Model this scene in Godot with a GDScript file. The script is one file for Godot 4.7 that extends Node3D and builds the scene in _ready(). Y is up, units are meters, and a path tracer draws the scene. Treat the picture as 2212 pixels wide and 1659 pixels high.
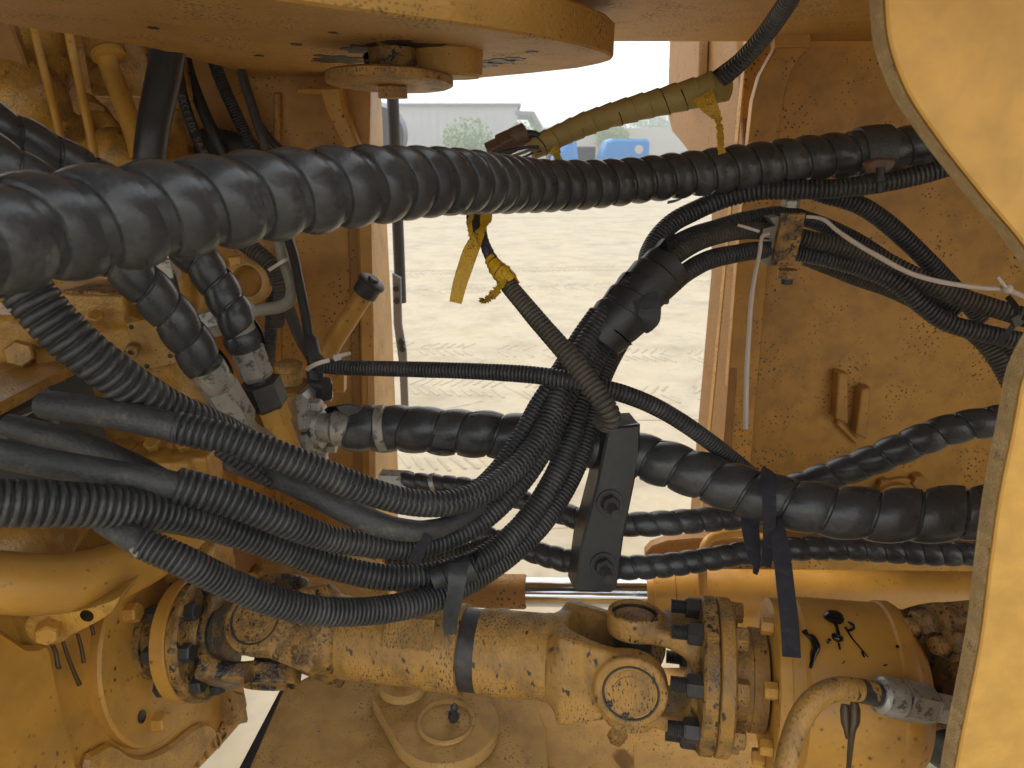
extends Node3D

# ---------------------------------------------------------------- the place's frame
# Metres, y up. The photographer stands on the ground at the origin, lens 1.7 m up, looking along -z and 18.7 degrees down.
const F := 1560.0            # focal length in pixels of a 2212 x 1659 picture: sizes and places were measured in it
const TILT := 18.7
const EYE := Vector3(0, 1.7, 0)
var ct := cos(deg_to_rad(TILT))
var sn := sin(deg_to_rad(TILT))
var taken := {}
var M := {}

func dirn(px: float, py: float) -> Vector3:
	var x := (px - 1106.0) / F
	var y := (829.5 - py) / F
	return Vector3(x, y * ct - sn, -(y * sn + ct))

func at(px: float, py: float, d: float) -> Vector3:
	return EYE + dirn(px, py) * d

func on_y(px: float, py: float, y: float) -> Vector3:
	var r := dirn(px, py)
	return EYE + r * ((y - EYE.y) / r.y)

func on_z(px: float, py: float, z: float) -> Vector3:
	var r := dirn(px, py)
	return EYE + r * (z / r.z)

func on_x(px: float, py: float, x: float) -> Vector3:
	var r := dirn(px, py)
	return EYE + r * (x / r.x)

func on_plane(px: float, py: float, o: Vector3, n: Vector3) -> Vector3:
	var r := dirn(px, py)
	return EYE + r * ((o - EYE).dot(n) / r.dot(n))

# ---------------------------------------------------------------- mesh building
class Mb:
	var v := PackedVector3Array()
	var n := PackedVector3Array()
	var ix := PackedInt32Array()

	func tri(a: Vector3, b: Vector3, c: Vector3, out: Vector3) -> void:
		var f := (b - a).cross(c - a)
		if f.length_squared() < 1e-20:
			return
		f = f.normalized()
		var base := v.size()
		if f.dot(out) > 0.0:
			v.append_array(PackedVector3Array([a, c, b]))
		else:
			v.append_array(PackedVector3Array([a, b, c]))
			f = -f
		n.append_array(PackedVector3Array([f, f, f]))
		ix.append_array(PackedInt32Array([base, base + 1, base + 2]))

	func quad(a: Vector3, b: Vector3, c: Vector3, d: Vector3, out: Vector3) -> void:
		tri(a, b, c, out)
		tri(a, c, d, out)

	# rows x cols vertices with their normals; cols may wrap round
	func grid(p: PackedVector3Array, q: PackedVector3Array, rows: int, cols: int, wrap: bool) -> void:
		var base := v.size()
		v.append_array(p)
		n.append_array(q)
		var vote := 0.0
		var jump := maxi(1, (rows - 1) * cols / 150)
		var k := 0
		while k < (rows - 1) * cols:
			var r := k / cols
			var c := k % cols
			var c2 := (c + 1) % cols
			if wrap or c2 > c:
				var a := p[r * cols + c]
				var f := (p[r * cols + c2] - a).cross(p[(r + 1) * cols + c] - a) + (p[(r + 1) * cols + c2] - p[r * cols + c2]).cross(p[(r + 1) * cols + c] - p[r * cols + c2])
				vote += f.dot(q[r * cols + c])
			k += jump
		var flip := vote > 0.0
		var last := cols if wrap else cols - 1
		var o := PackedInt32Array()
		o.resize((rows - 1) * last * 6)
		var w := 0
		for r in rows - 1:
			for c in last:
				var a := base + r * cols + c
				var b := base + r * cols + (c + 1) % cols
				var d := a + cols
				var e := b + cols
				if flip:
					o[w] = a; o[w + 1] = d; o[w + 2] = b
					o[w + 3] = b; o[w + 4] = d; o[w + 5] = e
				else:
					o[w] = a; o[w + 1] = b; o[w + 2] = d
					o[w + 3] = b; o[w + 4] = e; o[w + 5] = d
				w += 6
		ix.append_array(o)

	func add(m: Mb) -> Mb:
		var base := v.size()
		v.append_array(m.v)
		n.append_array(m.n)
		for i in m.ix:
			ix.append(base + i)
		return self

	func moved(x: Transform3D) -> Mb:
		var m := Mb.new()
		m.v = x * v
		m.ix = ix
		m.n.resize(n.size())
		for i in n.size():
			m.n[i] = (x.basis * n[i]).normalized()
		return m

	func mesh(shift: Vector3) -> ArrayMesh:
		var a := []
		a.resize(Mesh.ARRAY_MAX)
		var p := v.duplicate()
		for i in p.size():
			p[i] -= shift
		a[Mesh.ARRAY_VERTEX] = p
		a[Mesh.ARRAY_NORMAL] = n
		a[Mesh.ARRAY_INDEX] = ix
		var m := ArrayMesh.new()
		m.add_surface_from_arrays(Mesh.PRIMITIVE_TRIANGLES, a)
		return m

	func low() -> Vector3:
		var b := AABB(v[0], Vector3.ZERO)
		for p in v:
			b = b.expand(p)
		return Vector3(b.get_center().x, b.position.y, b.get_center().z)

func across(axis: Vector3) -> Array:
	var up := Vector3.UP if absf(axis.y) < 0.9 else Vector3.RIGHT
	var u := up.cross(axis).normalized()
	return [u, axis.cross(u).normalized()]

# turned shape: prof = [[along, radius], ...]; corners over 38 degrees stay crisp
func lathe(o: Vector3, axis: Vector3, prof: Array, segs := 32, wob := 0.0) -> Mb:
	var m := Mb.new()
	axis = axis.normalized()
	var uv := across(axis)
	var ns := []
	for i in prof.size() - 1:
		var ds: float = prof[i + 1][0] - prof[i][0]
		var dr: float = prof[i + 1][1] - prof[i][1]
		ns.append(Vector2(-dr, ds).normalized())
	for i in prof.size() - 1:
		if absf(prof[i][0] - prof[i + 1][0]) + absf(prof[i][1] - prof[i + 1][1]) < 1e-7:
			continue
		var p := PackedVector3Array()
		var q := PackedVector3Array()
		for e in 2:
			var nn: Vector2 = ns[i]
			var j := i - 1 if e == 0 else i + 1
			if j >= 0 and j < ns.size() and ns[j].dot(nn) > 0.79:
				nn = (nn + ns[j]).normalized()
			for k in segs:
				var a := TAU * k / segs
				var rd: Vector3 = uv[0] * cos(a) + uv[1] * sin(a)
				var rr: float = prof[i + e][1]
				if wob > 0.0:
					rr *= 1.0 + wob * (sin(a * 3.0 + 1.0) * 0.5 + sin(a * 7.0 + i) * 0.3 + sin(a * 13.0) * 0.2)
				p.append(o + axis * prof[i + e][0] + rd * rr)
				q.append((axis * nn.x + rd * nn.y).normalized())
		m.grid(p, q, 2, segs, true)
	return m

# closed turned shape: adds the two flat ends
func turned(o: Vector3, axis: Vector3, prof: Array, segs := 32, wob := 0.0) -> Mb:
	var p := [[prof[0][0], 0.0]]
	p.append_array(prof)
	p.append([prof[-1][0], 0.0])
	return lathe(o, axis, p, segs, wob)

func hexagon(o: Vector3, axis: Vector3, r: float, h: float, turn := 0.3) -> Mb:
	var m := Mb.new()
	axis = axis.normalized()
	var uv := across(axis)
	var rings := [[0.0, r], [h * 0.86, r], [h, r * 0.86]]
	for i in 2:
		for k in 6:
			var q := []
			for e in [[i, k], [i, k + 1], [i + 1, k + 1], [i + 1, k]]:
				var a: float = TAU * e[1] / 6.0 + turn
				q.append(o + axis * rings[e[0]][0] + (uv[0] * cos(a) + uv[1] * sin(a)) * rings[e[0]][1])
			var am := TAU * (k + 0.5) / 6.0 + turn
			m.quad(q[0], q[1], q[2], q[3], uv[0] * cos(am) + uv[1] * sin(am) + axis * (0.7 * i))
	for k in 6:
		var a := TAU * k / 6.0 + turn
		var b := TAU * (k + 1) / 6.0 + turn
		for e in [[h, r * 0.86, 1.0], [0.0, r, -1.0]]:
			m.tri(o + axis * e[0], o + axis * e[0] + (uv[0] * cos(a) + uv[1] * sin(a)) * e[1], o + axis * e[0] + (uv[0] * cos(b) + uv[1] * sin(b)) * e[1], axis * e[2])
	return m

func box(x: Transform3D, size: Vector3, bevel := 0.002) -> Mb:
	var m := Mb.new()
	var h := size * 0.5
	var b := minf(bevel, minf(h.x, minf(h.y, h.z)) * 0.9)
	var cor := func(s: Vector3, ax: int) -> Vector3:
		var c := Vector3(s.x * (h.x - b), s.y * (h.y - b), s.z * (h.z - b))
		c[ax] = s[ax] * h[ax]
		return x * c
	for ax in 3:
		var a1 := (ax + 1) % 3
		var a2 := (ax + 2) % 3
		for sg in [-1.0, 1.0]:
			var q := []
			for t in [[-1.0, -1.0], [1.0, -1.0], [1.0, 1.0], [-1.0, 1.0]]:
				var s := Vector3.ZERO
				s[ax] = sg; s[a1] = t[0]; s[a2] = t[1]
				q.append(cor.call(s, ax))
			var o := Vector3.ZERO
			o[ax] = sg
			m.quad(q[0], q[1], q[2], q[3], x.basis * o)
		for s1 in [-1.0, 1.0]:
			for s2 in [-1.0, 1.0]:
				var s := Vector3.ZERO
				s[a1] = s1; s[a2] = s2
				var e := s
				s[ax] = -1.0
				e[ax] = 1.0
				var o := Vector3.ZERO
				o[a1] = s1; o[a2] = s2
				m.quad(cor.call(s, a1), cor.call(e, a1), cor.call(e, a2), cor.call(s, a2), x.basis * o)
	for sx in [-1.0, 1.0]:
		for sy in [-1.0, 1.0]:
			for sz in [-1.0, 1.0]:
				var s := Vector3(sx, sy, sz)
				m.tri(cor.call(s, 0), cor.call(s, 1), cor.call(s, 2), x.basis * s)
	return m

# flat outline pts pushed along thick; the front (at pts) gets a bevel
func prism(pts: Array, thick: Vector3, bevel := 0.002) -> Mb:
	var m := Mb.new()
	var w := thick.normalized()
	var uv := across(w)
	var o: Vector3 = pts[0]
	var flat := PackedVector2Array()
	for p in pts:
		flat.append(Vector2((p - o).dot(uv[0]), (p - o).dot(uv[1])))
	if Geometry2D.is_polygon_clockwise(flat):
		flat.reverse()
	var k := flat.size()
	var inner := PackedVector2Array()
	var en := []
	for i in k:
		var e := (flat[(i + 1) % k] - flat[i]).normalized()
		en.append(Vector2(e.y, -e.x))
	for i in k:
		var a: Vector2 = en[(i + k - 1) % k]
		var b: Vector2 = en[i]
		var mid := (a + b)
		mid = mid / maxf(mid.dot(b), 0.35)
		inner.append(flat[i] - mid * bevel)
	var to := func(p: Vector2, along: float) -> Vector3:
		return o + uv[0] * p.x + uv[1] * p.y + w * along
	var t := thick.length()
	var tris := Geometry2D.triangulate_polygon(inner)
	if tris.is_empty():
		inner = flat
		tris = Geometry2D.triangulate_polygon(flat)
	for i in range(0, tris.size(), 3):
		m.tri(to.call(inner[tris[i]], 0.0), to.call(inner[tris[i + 1]], 0.0), to.call(inner[tris[i + 2]], 0.0), -w)
		m.tri(to.call(inner[tris[i]], t), to.call(inner[tris[i + 1]], t), to.call(inner[tris[i + 2]], t), w)
	for i in k:
		var j := (i + 1) % k
		var out: Vector3 = uv[0] * en[i].x + uv[1] * en[i].y
		var n0: Vector2 = en[i]
		var n1: Vector2 = en[i]
		if en[(i + k - 1) % k].dot(n0) > 0.8:
			n0 = (n0 + en[(i + k - 1) % k]).normalized()
		if en[j].dot(n1) > 0.8:
			n1 = (n1 + en[j]).normalized()
		var u0: Vector3 = uv[0] * n0.x + uv[1] * n0.y
		var u1: Vector3 = uv[0] * n1.x + uv[1] * n1.y
		m.grid(PackedVector3Array([to.call(flat[i], bevel), to.call(flat[j], bevel), to.call(flat[i], t - bevel), to.call(flat[j], t - bevel)]), PackedVector3Array([u0, u1, u0, u1]), 2, 2, false)
		m.quad(to.call(inner[i], 0.0), to.call(inner[j], 0.0), to.call(flat[j], bevel), to.call(flat[i], bevel), out - w)
		m.quad(to.call(inner[i], t), to.call(inner[j], t), to.call(flat[j], t - bevel), to.call(flat[i], t - bevel), out + w)
	return m

func cat(a, b, c, d, t: float):
	return 0.5 * ((2.0 * b) + (c - a) * t + (2.0 * a - 5.0 * b + 4.0 * c - d) * t * t + (3.0 * b - a - 3.0 * c + d) * t * t * t)

# a closed outline in picture measures, rounded between its points
func rounded(pts: Array, per := 5) -> Array:
	var out := []
	var k := pts.size()
	for i in k:
		var a := Vector2(pts[(i + k - 1) % k][0], pts[(i + k - 1) % k][1])
		var b := Vector2(pts[i][0], pts[i][1])
		var c := Vector2(pts[(i + 1) % k][0], pts[(i + 1) % k][1])
		var d := Vector2(pts[(i + 2) % k][0], pts[(i + 2) % k][1])
		for j in per:
			out.append(cat(a, b, c, d, float(j) / per))
	return out

# ---- hoses. spec = [[px, py, width, depth], ...]: a smooth run through these points
func run(spec: Array) -> Array:
	var pts := []
	for s in spec:
		pts.append([at(s[0], s[1], s[3]), s[2] * s[3] / (2.0 * F)])
	return path_of(pts)

func path_of(pts: Array) -> Array:
	var p := PackedVector3Array()
	var r := PackedFloat32Array()
	var k := pts.size()
	for i in k - 1:
		var a = pts[maxi(i - 1, 0)]
		var b = pts[i]
		var c = pts[i + 1]
		var d = pts[mini(i + 2, k - 1)]
		for j in 20:
			var t := j / 20.0
			p.append(cat(a[0], b[0], c[0], d[0], t))
			r.append(lerpf(b[1], c[1], t * t * (3.0 - 2.0 * t)))
	p.append(pts[-1][0])
	r.append(pts[-1][1])
	var s := PackedFloat32Array([0.0])
	for i in range(1, p.size()):
		s.append(s[i - 1] + p[i].distance_to(p[i - 1]))
	return [p, r, s]

var noise := FastNoiseLite.new()

func loom_r(u: float) -> float:
	# one corrugation: a narrow valley, a broad flat crest
	if u < 0.11: return 0.85
	if u < 0.20: return 0.85 + (u - 0.11) / 0.09 * 0.137
	if u < 0.86: return 0.987 + 0.013 * sin((u - 0.20) / 0.66 * PI)
	if u < 0.95: return 0.987 - (u - 0.86) / 0.09 * 0.137
	return 0.85

func wrap_r(u: float, gap: float) -> float:
	# one turn of spiral guard: a gap that shows the hose, then a bulged band
	if u < gap: return 0.845
	if u < gap + 0.03: return lerpf(0.845, 0.905, (u - gap) / 0.03)
	var x := (u - gap - 0.03) / (0.97 - gap)
	return 0.895 + 0.105 * pow(maxf(sin(PI * clampf(x * 0.92 + 0.05, 0.0, 1.0)), 0.0), 0.75)

func tape_r(u: float) -> float:
	return lerpf(1.0, 0.95, u / 0.03) if u < 0.03 else 0.95 + 0.05 * (u - 0.03) / 0.97

# kind: loom, wrap, tape, plain. o: pitch (in diameters), segs, seam (angle or -1), wob, lean, from, to (shares of the run)
func tube(path: Array, kind: String, o := {}) -> Mb:
	var P: PackedVector3Array = path[0]
	var R: PackedFloat32Array = path[1]
	var S: PackedFloat32Array = path[2]
	if kind == "wrap" or kind == "tape":
		return coil(path, kind, o)
	var total := S[S.size() - 1]
	var segs: int = o.get("segs", 26)
	var seam: float = o.get("seam", -1.0)
	var wob: float = o.get("wob", 0.012)
	var lean: float = o.get("lean", 1.0)
	var seed_: float = o.get("seed", 1.0) * 37.7
	var pitch = o.get("pitch", {"loom": 0.19, "wrap": 0.62, "tape": 0.55, "plain": 0.4}[kind])
	var steps: Array = {"loom": [0.0, 0.11, 0.20, 0.53, 0.86, 0.95], "plain": [0.0, 0.5]}[kind]
	# stations along the run: [s, phase, local pitch]
	var st := PackedFloat32Array()
	var ph := PackedFloat32Array()
	var pl := PackedFloat32Array()
	var pos: float = total * o.get("from", 0.0)
	var end_: float = total * o.get("to", 1.0)
	var turn := 0
	var i0 := 0
	while pos < end_:
		while i0 < S.size() - 2 and S[i0 + 1] < pos:
			i0 += 1
		var f := pos / total
		var pp: float = pitch if pitch is float else lerpf(pitch[int(f * (pitch.size() - 1))], pitch[mini(int(f * (pitch.size() - 1)) + 1, pitch.size() - 1)], fmod(f * (pitch.size() - 1), 1.0))
		var step: float = maxf(pp * 2.0 * R[i0] * (1.0 + (0.0 if kind == "plain" else 0.07 * noise.get_noise_2d(turn * 31.0, seed_))), 0.0004)
		for u in steps:
			if pos + u * step <= end_:
				st.append(pos + u * step)
				ph.append(turn + u)
				pl.append(step)
		pos += step
		turn += 1
	var rows := st.size()
	var v := PackedVector3Array()
	var n := PackedVector3Array()
	v.resize(rows * segs)
	n.resize(rows * segs)
	var cs := PackedFloat32Array()
	var sn_ := PackedFloat32Array()
	for k in segs:
		cs.append(cos(TAU * k / segs))
		sn_.append(sin(TAU * k / segs))
	var ks := int(round(seam / TAU * segs)) if seam >= 0.0 else -9
	var i := 0
	var U := Vector3.ZERO
	var rad := PackedFloat32Array()
	rad.resize(rows)
	var ctr := PackedVector3Array()
	ctr.resize(rows)
	for r in rows:
		while i < S.size() - 2 and S[i + 1] < st[r]:
			i += 1
		var t := clampf((st[r] - S[i]) / maxf(S[i + 1] - S[i], 1e-6), 0.0, 1.0)
		ctr[r] = P[i].lerp(P[i + 1], t)
		rad[r] = lerpf(R[i], R[i + 1], t)
	for r in rows:
		var T := (ctr[mini(r + 1, rows - 1)] - ctr[maxi(r - 1, 0)]).normalized()
		if r == 0:
			U = (Vector3.UP - T * T.y).normalized() if absf(T.y) < 0.95 else (Vector3.RIGHT - T * T.x).normalized()
		U = (U - T * U.dot(T)).normalized()
		var B := T.cross(U)
		var rr := rad[r]
		var low := 1.0 + wob * 2.0 * noise.get_noise_2d(st[r] * 900.0, seed_ + 50.0)
		if kind == "loom":
			var u := fmod(ph[r], 1.0)
			var here := loom_r(u)
			var slope := (loom_r(fmod(u + 0.035, 1.0)) - loom_r(fmod(u + 0.965, 1.0))) * rr / (0.07 * pl[r])
			for k in segs:
				var rd := U * cs[k] + B * sn_[k]
				var x := here * low
				if k == ks:
					x = minf(x, 0.8)
				elif k == ks + 1 or k == ks - 1:
					x *= 1.025
				v[r * segs + k] = ctr[r] + rd * (rr * x)
				n[r * segs + k] = (rd - T * slope).normalized()
		else:
			for k in segs:
				var rd := U * cs[k] + B * sn_[k]
				v[r * segs + k] = ctr[r] + rd * (rr * low)
				n[r * segs + k] = rd
	var m := Mb.new()
	if rows < 2:
		return m
	m.grid(v, n, rows, segs, true)
	for e in [0, rows - 1]:
		var out := (ctr[e] - ctr[1 if e == 0 else rows - 2]).normalized()
		for k in segs:
			m.tri(ctr[e], v[e * segs + k], v[e * segs + (k + 1) % segs], out)
	return m

# spiral guard and tape: the rows of the skin follow the helix, so that its edges stay sharp
func coil(path: Array, kind: String, o: Dictionary) -> Mb:
	var P: PackedVector3Array = path[0]
	var R: PackedFloat32Array = path[1]
	var S: PackedFloat32Array = path[2]
	var total := S[S.size() - 1]
	var segs: int = o.get("segs", 26)
	var wob: float = o.get("wob", 0.012)
	var lean: float = o.get("lean", 1.0)
	var seed_: float = o.get("seed", 1.0) * 37.7
	var pitch = o.get("pitch", 0.6)
	var gaps: Array = o.get("gap", [0.06, 0.06])
	var N := int(total / 0.0015) + 2
	var C := PackedVector3Array()
	var Us := PackedVector3Array()
	var Ts := PackedVector3Array()
	var Rs := PackedFloat32Array()
	var i := 0
	for a in N:
		var s := total * a / (N - 1.0)
		while i < S.size() - 2 and S[i + 1] < s:
			i += 1
		var t := clampf((s - S[i]) / maxf(S[i + 1] - S[i], 1e-6), 0.0, 1.0)
		C.append(P[i].lerp(P[i + 1], t))
		Rs.append(lerpf(R[i], R[i + 1], t))
	var U := Vector3.ZERO
	for a in N:
		var T := (C[mini(a + 3, N - 1)] - C[maxi(a - 3, 0)]).normalized()
		if a == 0:
			U = (Vector3.UP - T * T.y).normalized() if absf(T.y) < 0.95 else (Vector3.RIGHT - T * T.x).normalized()
		U = (U - T * U.dot(T)).normalized()
		Us.append(U)
		Ts.append(T)
	var v := PackedVector3Array()
	var n := PackedVector3Array()
	var rows := 0
	var cols := segs + 1
	var pos := 0.0
	var turn := 0
	var last_step := 0.0
	while pos < total + 0.3 * last_step or turn < 2:
		var f := clampf(pos / total, 0.0, 1.0)
		var pp: float = pitch if pitch is float else lerpf(pitch[int(f * (pitch.size() - 1))], pitch[mini(int(f * (pitch.size() - 1)) + 1, pitch.size() - 1)], fmod(f * (pitch.size() - 1), 1.0))
		var gap := lerpf(gaps[0], gaps[1], f)
		var step := maxf(pp * 2.0 * Rs[mini(int(f * (N - 1)), N - 1)] * (1.0 + 0.10 * noise.get_noise_2d(turn * 14.0, seed_)), 0.002)
		# rows of one turn: [share of the pitch, radius, slope]; doubled rows keep the edges of the band crisp
		var us := []
		if kind == "tape":
			us = [[0.0, 1.0, -1.8], [0.05, 0.915, -1.8], [0.051, 0.915, 0.09], [0.3, 0.94, 0.09], [0.5, 0.955, 0.09], [0.75, 0.98, 0.09], [0.999, 1.0, 0.09]]
		else:
			us = [[0.0, 0.825, 0.0], [gap, 0.825, 0.0], [gap + 0.0005, 0.825, 3.0], [gap + 0.02, 0.90, 2.2]]
			var span := 0.96 - gap
			for q in 14:
				var x := (q + 0.15) / 13.3
				var rr0 := 0.905 + 0.095 * pow(maxf(sin(PI * x), 0.0), 0.8)
				var rr1 := 0.905 + 0.095 * pow(maxf(sin(PI * minf(x + 0.02, 1.0)), 0.0), 0.8)
				var rrm := 0.905 + 0.095 * pow(maxf(sin(PI * maxf(x - 0.02, 0.0)), 0.0), 0.8)
				us.append([gap + 0.02 + span * x, rr0, (rr1 - rrm) / (0.04 * span)])
			us.append([0.985, 0.89, -2.2])
			us.append([0.9995, 0.825, -3.0])
		for row in us:
			var u: float = row[0]
			var here: float = row[1]
			var du: float = row[2]
			for k in cols:
				var s: float = pos + u * step + lean * step * k / segs - (lean * step if lean > 0.0 else 0.0)
				var x := clampf(s / total, 0.0, 1.0) * (N - 1)
				var a := mini(int(x), N - 2)
				var c := C[a].lerp(C[a + 1], x - a) + Ts[a] * (s - clampf(s, 0.0, total))
				var rr := lerpf(Rs[a], Rs[a + 1], x - a)
				var uu := Us[a]
				var T := Ts[a]
				var B := T.cross(uu)
				var th := TAU * (k % segs) / segs
				var rd := uu * cos(th) + B * sin(th)
				var bump := 1.0 + wob * noise.get_noise_3d(turn * 40.0 + u * 12.0, cos(th) * 40.0, sin(th) * 40.0 + seed_) * 1.5
				var side := B * cos(th) - uu * sin(th)
				v.append(c + rd * (rr * here * bump))
				n.append((rd - T * (du * rr / step) + side * (du * lean / TAU)).normalized())
			rows += 1
		pos += step
		last_step = step
		turn += 1
	var m := Mb.new()
	m.grid(v, n, rows, cols, false)
	for e in [0, rows - 1]:
		var mid := Vector3.ZERO
		for k in segs:
			mid += v[e * cols + k] / segs
		var out := -Ts[0] if e == 0 else Ts[N - 1]
		for k in segs:
			m.tri(mid, v[e * cols + k], v[e * cols + k + 1], out)
	return m

# a strip of tape or webbing: spec = [[px, py, width, depth, twist], ...]
func strip(spec: Array, thick := 0.0006, crumple := 0.0, sd := 1.0) -> Mb:
	var c := []
	for s in spec:
		c.append([at(s[0], s[1], s[3]), s[2] * s[3] / (2.0 * F), s[4] if s.size() > 4 else 0.0])
	var p := []
	var k := c.size()
	for i in k - 1:
		var a = c[maxi(i - 1, 0)]
		var d = c[mini(i + 2, k - 1)]
		for j in 8:
			var t := j / 8.0
			p.append([cat(a[0], c[i][0], c[i + 1][0], d[0], t), lerpf(c[i][1], c[i + 1][1], t), lerpf(c[i][2], c[i + 1][2], t)])
	p.append(c[-1])
	var m := Mb.new()
	var cols := 6
	var top := PackedVector3Array()
	var tn := PackedVector3Array()
	for i in p.size():
		var T: Vector3 = (p[mini(i + 1, p.size() - 1)][0] - p[maxi(i - 1, 0)][0]).normalized()
		var view: Vector3 = (EYE - p[i][0]).normalized()
		var side := T.cross(view).normalized().rotated(T, p[i][2])
		var up := side.cross(T).normalized()
		for j in cols:
			var x := j / (cols - 1.0) * 2.0 - 1.0
			var q: Vector3 = p[i][0] + side * (x * p[i][1]) + up * (crumple * noise.get_noise_2d(i * 23.0 + sd * 71.0, j * 31.0) * 2.0)
			top.append(q)
			tn.append((up + T * (crumple * 90.0 * noise.get_noise_2d(i * 40.0 + 9.0, j * 40.0 + sd))).normalized())
	m.grid(top, tn, p.size(), cols, false)
	var bot := PackedVector3Array()
	var bn := PackedVector3Array()
	for i in top.size():
		bot.append(top[i] - tn[i] * thick)
		bn.append(-tn[i])
	m.grid(bot, bn, p.size(), cols, false)
	for i in p.size() - 1:
		for j in [0, cols - 1]:
			var a: int = i * cols + j
			m.quad(top[a], top[a + cols], bot[a + cols], bot[a], (top[a] - top[i * cols + (cols - 1 - j)]))
	return m

# ---- cast shapes: a distance field turned into a skin
func skin(lo: Vector3, hi: Vector3, cell: float, f: Callable) -> Mb:
	var m := Mb.new()
	var nx := int((hi.x - lo.x) / cell) + 2
	var ny := int((hi.y - lo.y) / cell) + 2
	var nz := int((hi.z - lo.z) / cell) + 2
	var g := PackedFloat32Array()
	g.resize(nx * ny * nz)
	g.fill(1.0)
	var bs := 4
	for bz in range(0, nz, bs):
		for by in range(0, ny, bs):
			for bx in range(0, nx, bs):
				var mid := lo + Vector3(bx + 1.5, by + 1.5, bz + 1.5) * cell
				var d: float = f.call(mid)
				var far := absf(d) > cell * 5.2
				for z in range(bz, mini(bz + bs, nz)):
					for y in range(by, mini(by + bs, ny)):
						for x in range(bx, mini(bx + bs, nx)):
							g[x + nx * (y + ny * z)] = d if far else f.call(lo + Vector3(x, y, z) * cell)
	var id := PackedInt32Array()
	id.resize(nx * ny * nz)
	id.fill(-1)
	var cx := [0, 1, 0, 1, 0, 1, 0, 1]
	var cy := [0, 0, 1, 1, 0, 0, 1, 1]
	var cz := [0, 0, 0, 0, 1, 1, 1, 1]
	var edges := [[0, 1], [2, 3], [4, 5], [6, 7], [0, 2], [1, 3], [4, 6], [5, 7], [0, 4], [1, 5], [2, 6], [3, 7]]
	for z in nz - 1:
		for y in ny - 1:
			for x in nx - 1:
				var b := x + nx * (y + ny * z)
				var neg := 0
				var val := PackedFloat32Array()
				for c in 8:
					var q := g[b + cx[c] + nx * (cy[c] + ny * cz[c])]
					val.append(q)
					if q < 0.0:
						neg += 1
				if neg == 0 or neg == 8:
					continue
				var sum := Vector3.ZERO
				var cnt := 0
				for e in edges:
					var a := val[e[0]]
					var d := val[e[1]]
					if (a < 0.0) != (d < 0.0):
						var t := a / (a - d)
						sum += Vector3(lerpf(cx[e[0]], cx[e[1]], t), lerpf(cy[e[0]], cy[e[1]], t), lerpf(cz[e[0]], cz[e[1]], t))
						cnt += 1
				id[b] = m.v.size()
				var p := lo + (Vector3(x, y, z) + sum / cnt) * cell
				m.v.append(p)
				var h := cell * 0.5
				m.n.append(Vector3(f.call(p + Vector3(h, 0, 0)) - f.call(p - Vector3(h, 0, 0)), f.call(p + Vector3(0, h, 0)) - f.call(p - Vector3(0, h, 0)), f.call(p + Vector3(0, 0, h)) - f.call(p - Vector3(0, 0, h))).normalized())
	var sx := 1
	var sy := nx
	var sz := nx * ny
	for z in range(1, nz - 1):
		for y in range(1, ny - 1):
			for x in range(1, nx - 1):
				var b := x + nx * (y + ny * z)
				var here := g[b] < 0.0
				for ax in 3:
					var s: int = [sx, sy, sz][ax]
					if (g[b + s] < 0.0) == here:
						continue
					var p: int = [sy, sz, sx][ax]
					var q: int = [sz, sx, sy][ax]
					var a := id[b]
					var c := id[b - p]
					var d := id[b - p - q]
					var e := id[b - q]
					if a < 0 or c < 0 or d < 0 or e < 0:
						continue
					var out := m.n[a] + m.n[d]
					var fn := (m.v[c] - m.v[a]).cross(m.v[d] - m.v[a])
					if fn.dot(out) > 0.0:
						m.ix.append_array(PackedInt32Array([a, d, c, a, e, d]))
					else:
						m.ix.append_array(PackedInt32Array([a, c, d, a, d, e]))
	return m

func smin(a: float, b: float, k: float) -> float:
	var h := maxf(k - absf(a - b), 0.0) / k
	return minf(a, b) - h * h * k * 0.25

func sd_box(p: Vector3, h: Vector3, r: float) -> float:
	var q := p.abs() - h + Vector3(r, r, r)
	return Vector3(maxf(q.x, 0), maxf(q.y, 0), maxf(q.z, 0)).length() + minf(maxf(q.x, maxf(q.y, q.z)), 0.0) - r

func sd_rod(p: Vector3, a: Vector3, b: Vector3, ra: float, rb: float) -> float:
	var ab := b - a
	var t := clampf((p - a).dot(ab) / ab.length_squared(), 0.0, 1.0)
	return (p - a - ab * t).length() - lerpf(ra, rb, t)

func sd_drum(p: Vector3, a: Vector3, axis: Vector3, h: float, r: float, round_: float) -> float:
	var y := (p - a).dot(axis)
	var d := Vector2((p - a - axis * y).length() - r + round_, absf(y) - h + round_)
	return minf(maxf(d.x, d.y), 0.0) + Vector2(maxf(d.x, 0), maxf(d.y, 0)).length() - round_

# ---- the scene tree
func numbered(called: String) -> String:
	if not taken.has(called):
		taken[called] = 0
		return called
	taken[called] += 1
	return "%s_%03d" % [called, taken[called]]

func thing(called: String, label: String, category: String, where: Vector3, group := "") -> Node3D:
	var o := Node3D.new()
	o.name = numbered(called)
	o.position = where
	add_child(o, true)
	tag(o, label, category, group)
	return o

func tag(o: Node, label: String, category: String, group := "") -> Node:
	o.set_meta("label", label)
	o.set_meta("category", category)
	if group != "":
		o.set_meta("group", group)
	return o

func where_is(o: Node) -> Vector3:
	return Vector3.ZERO if o == self else o.position + where_is(o.get_parent())

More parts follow.
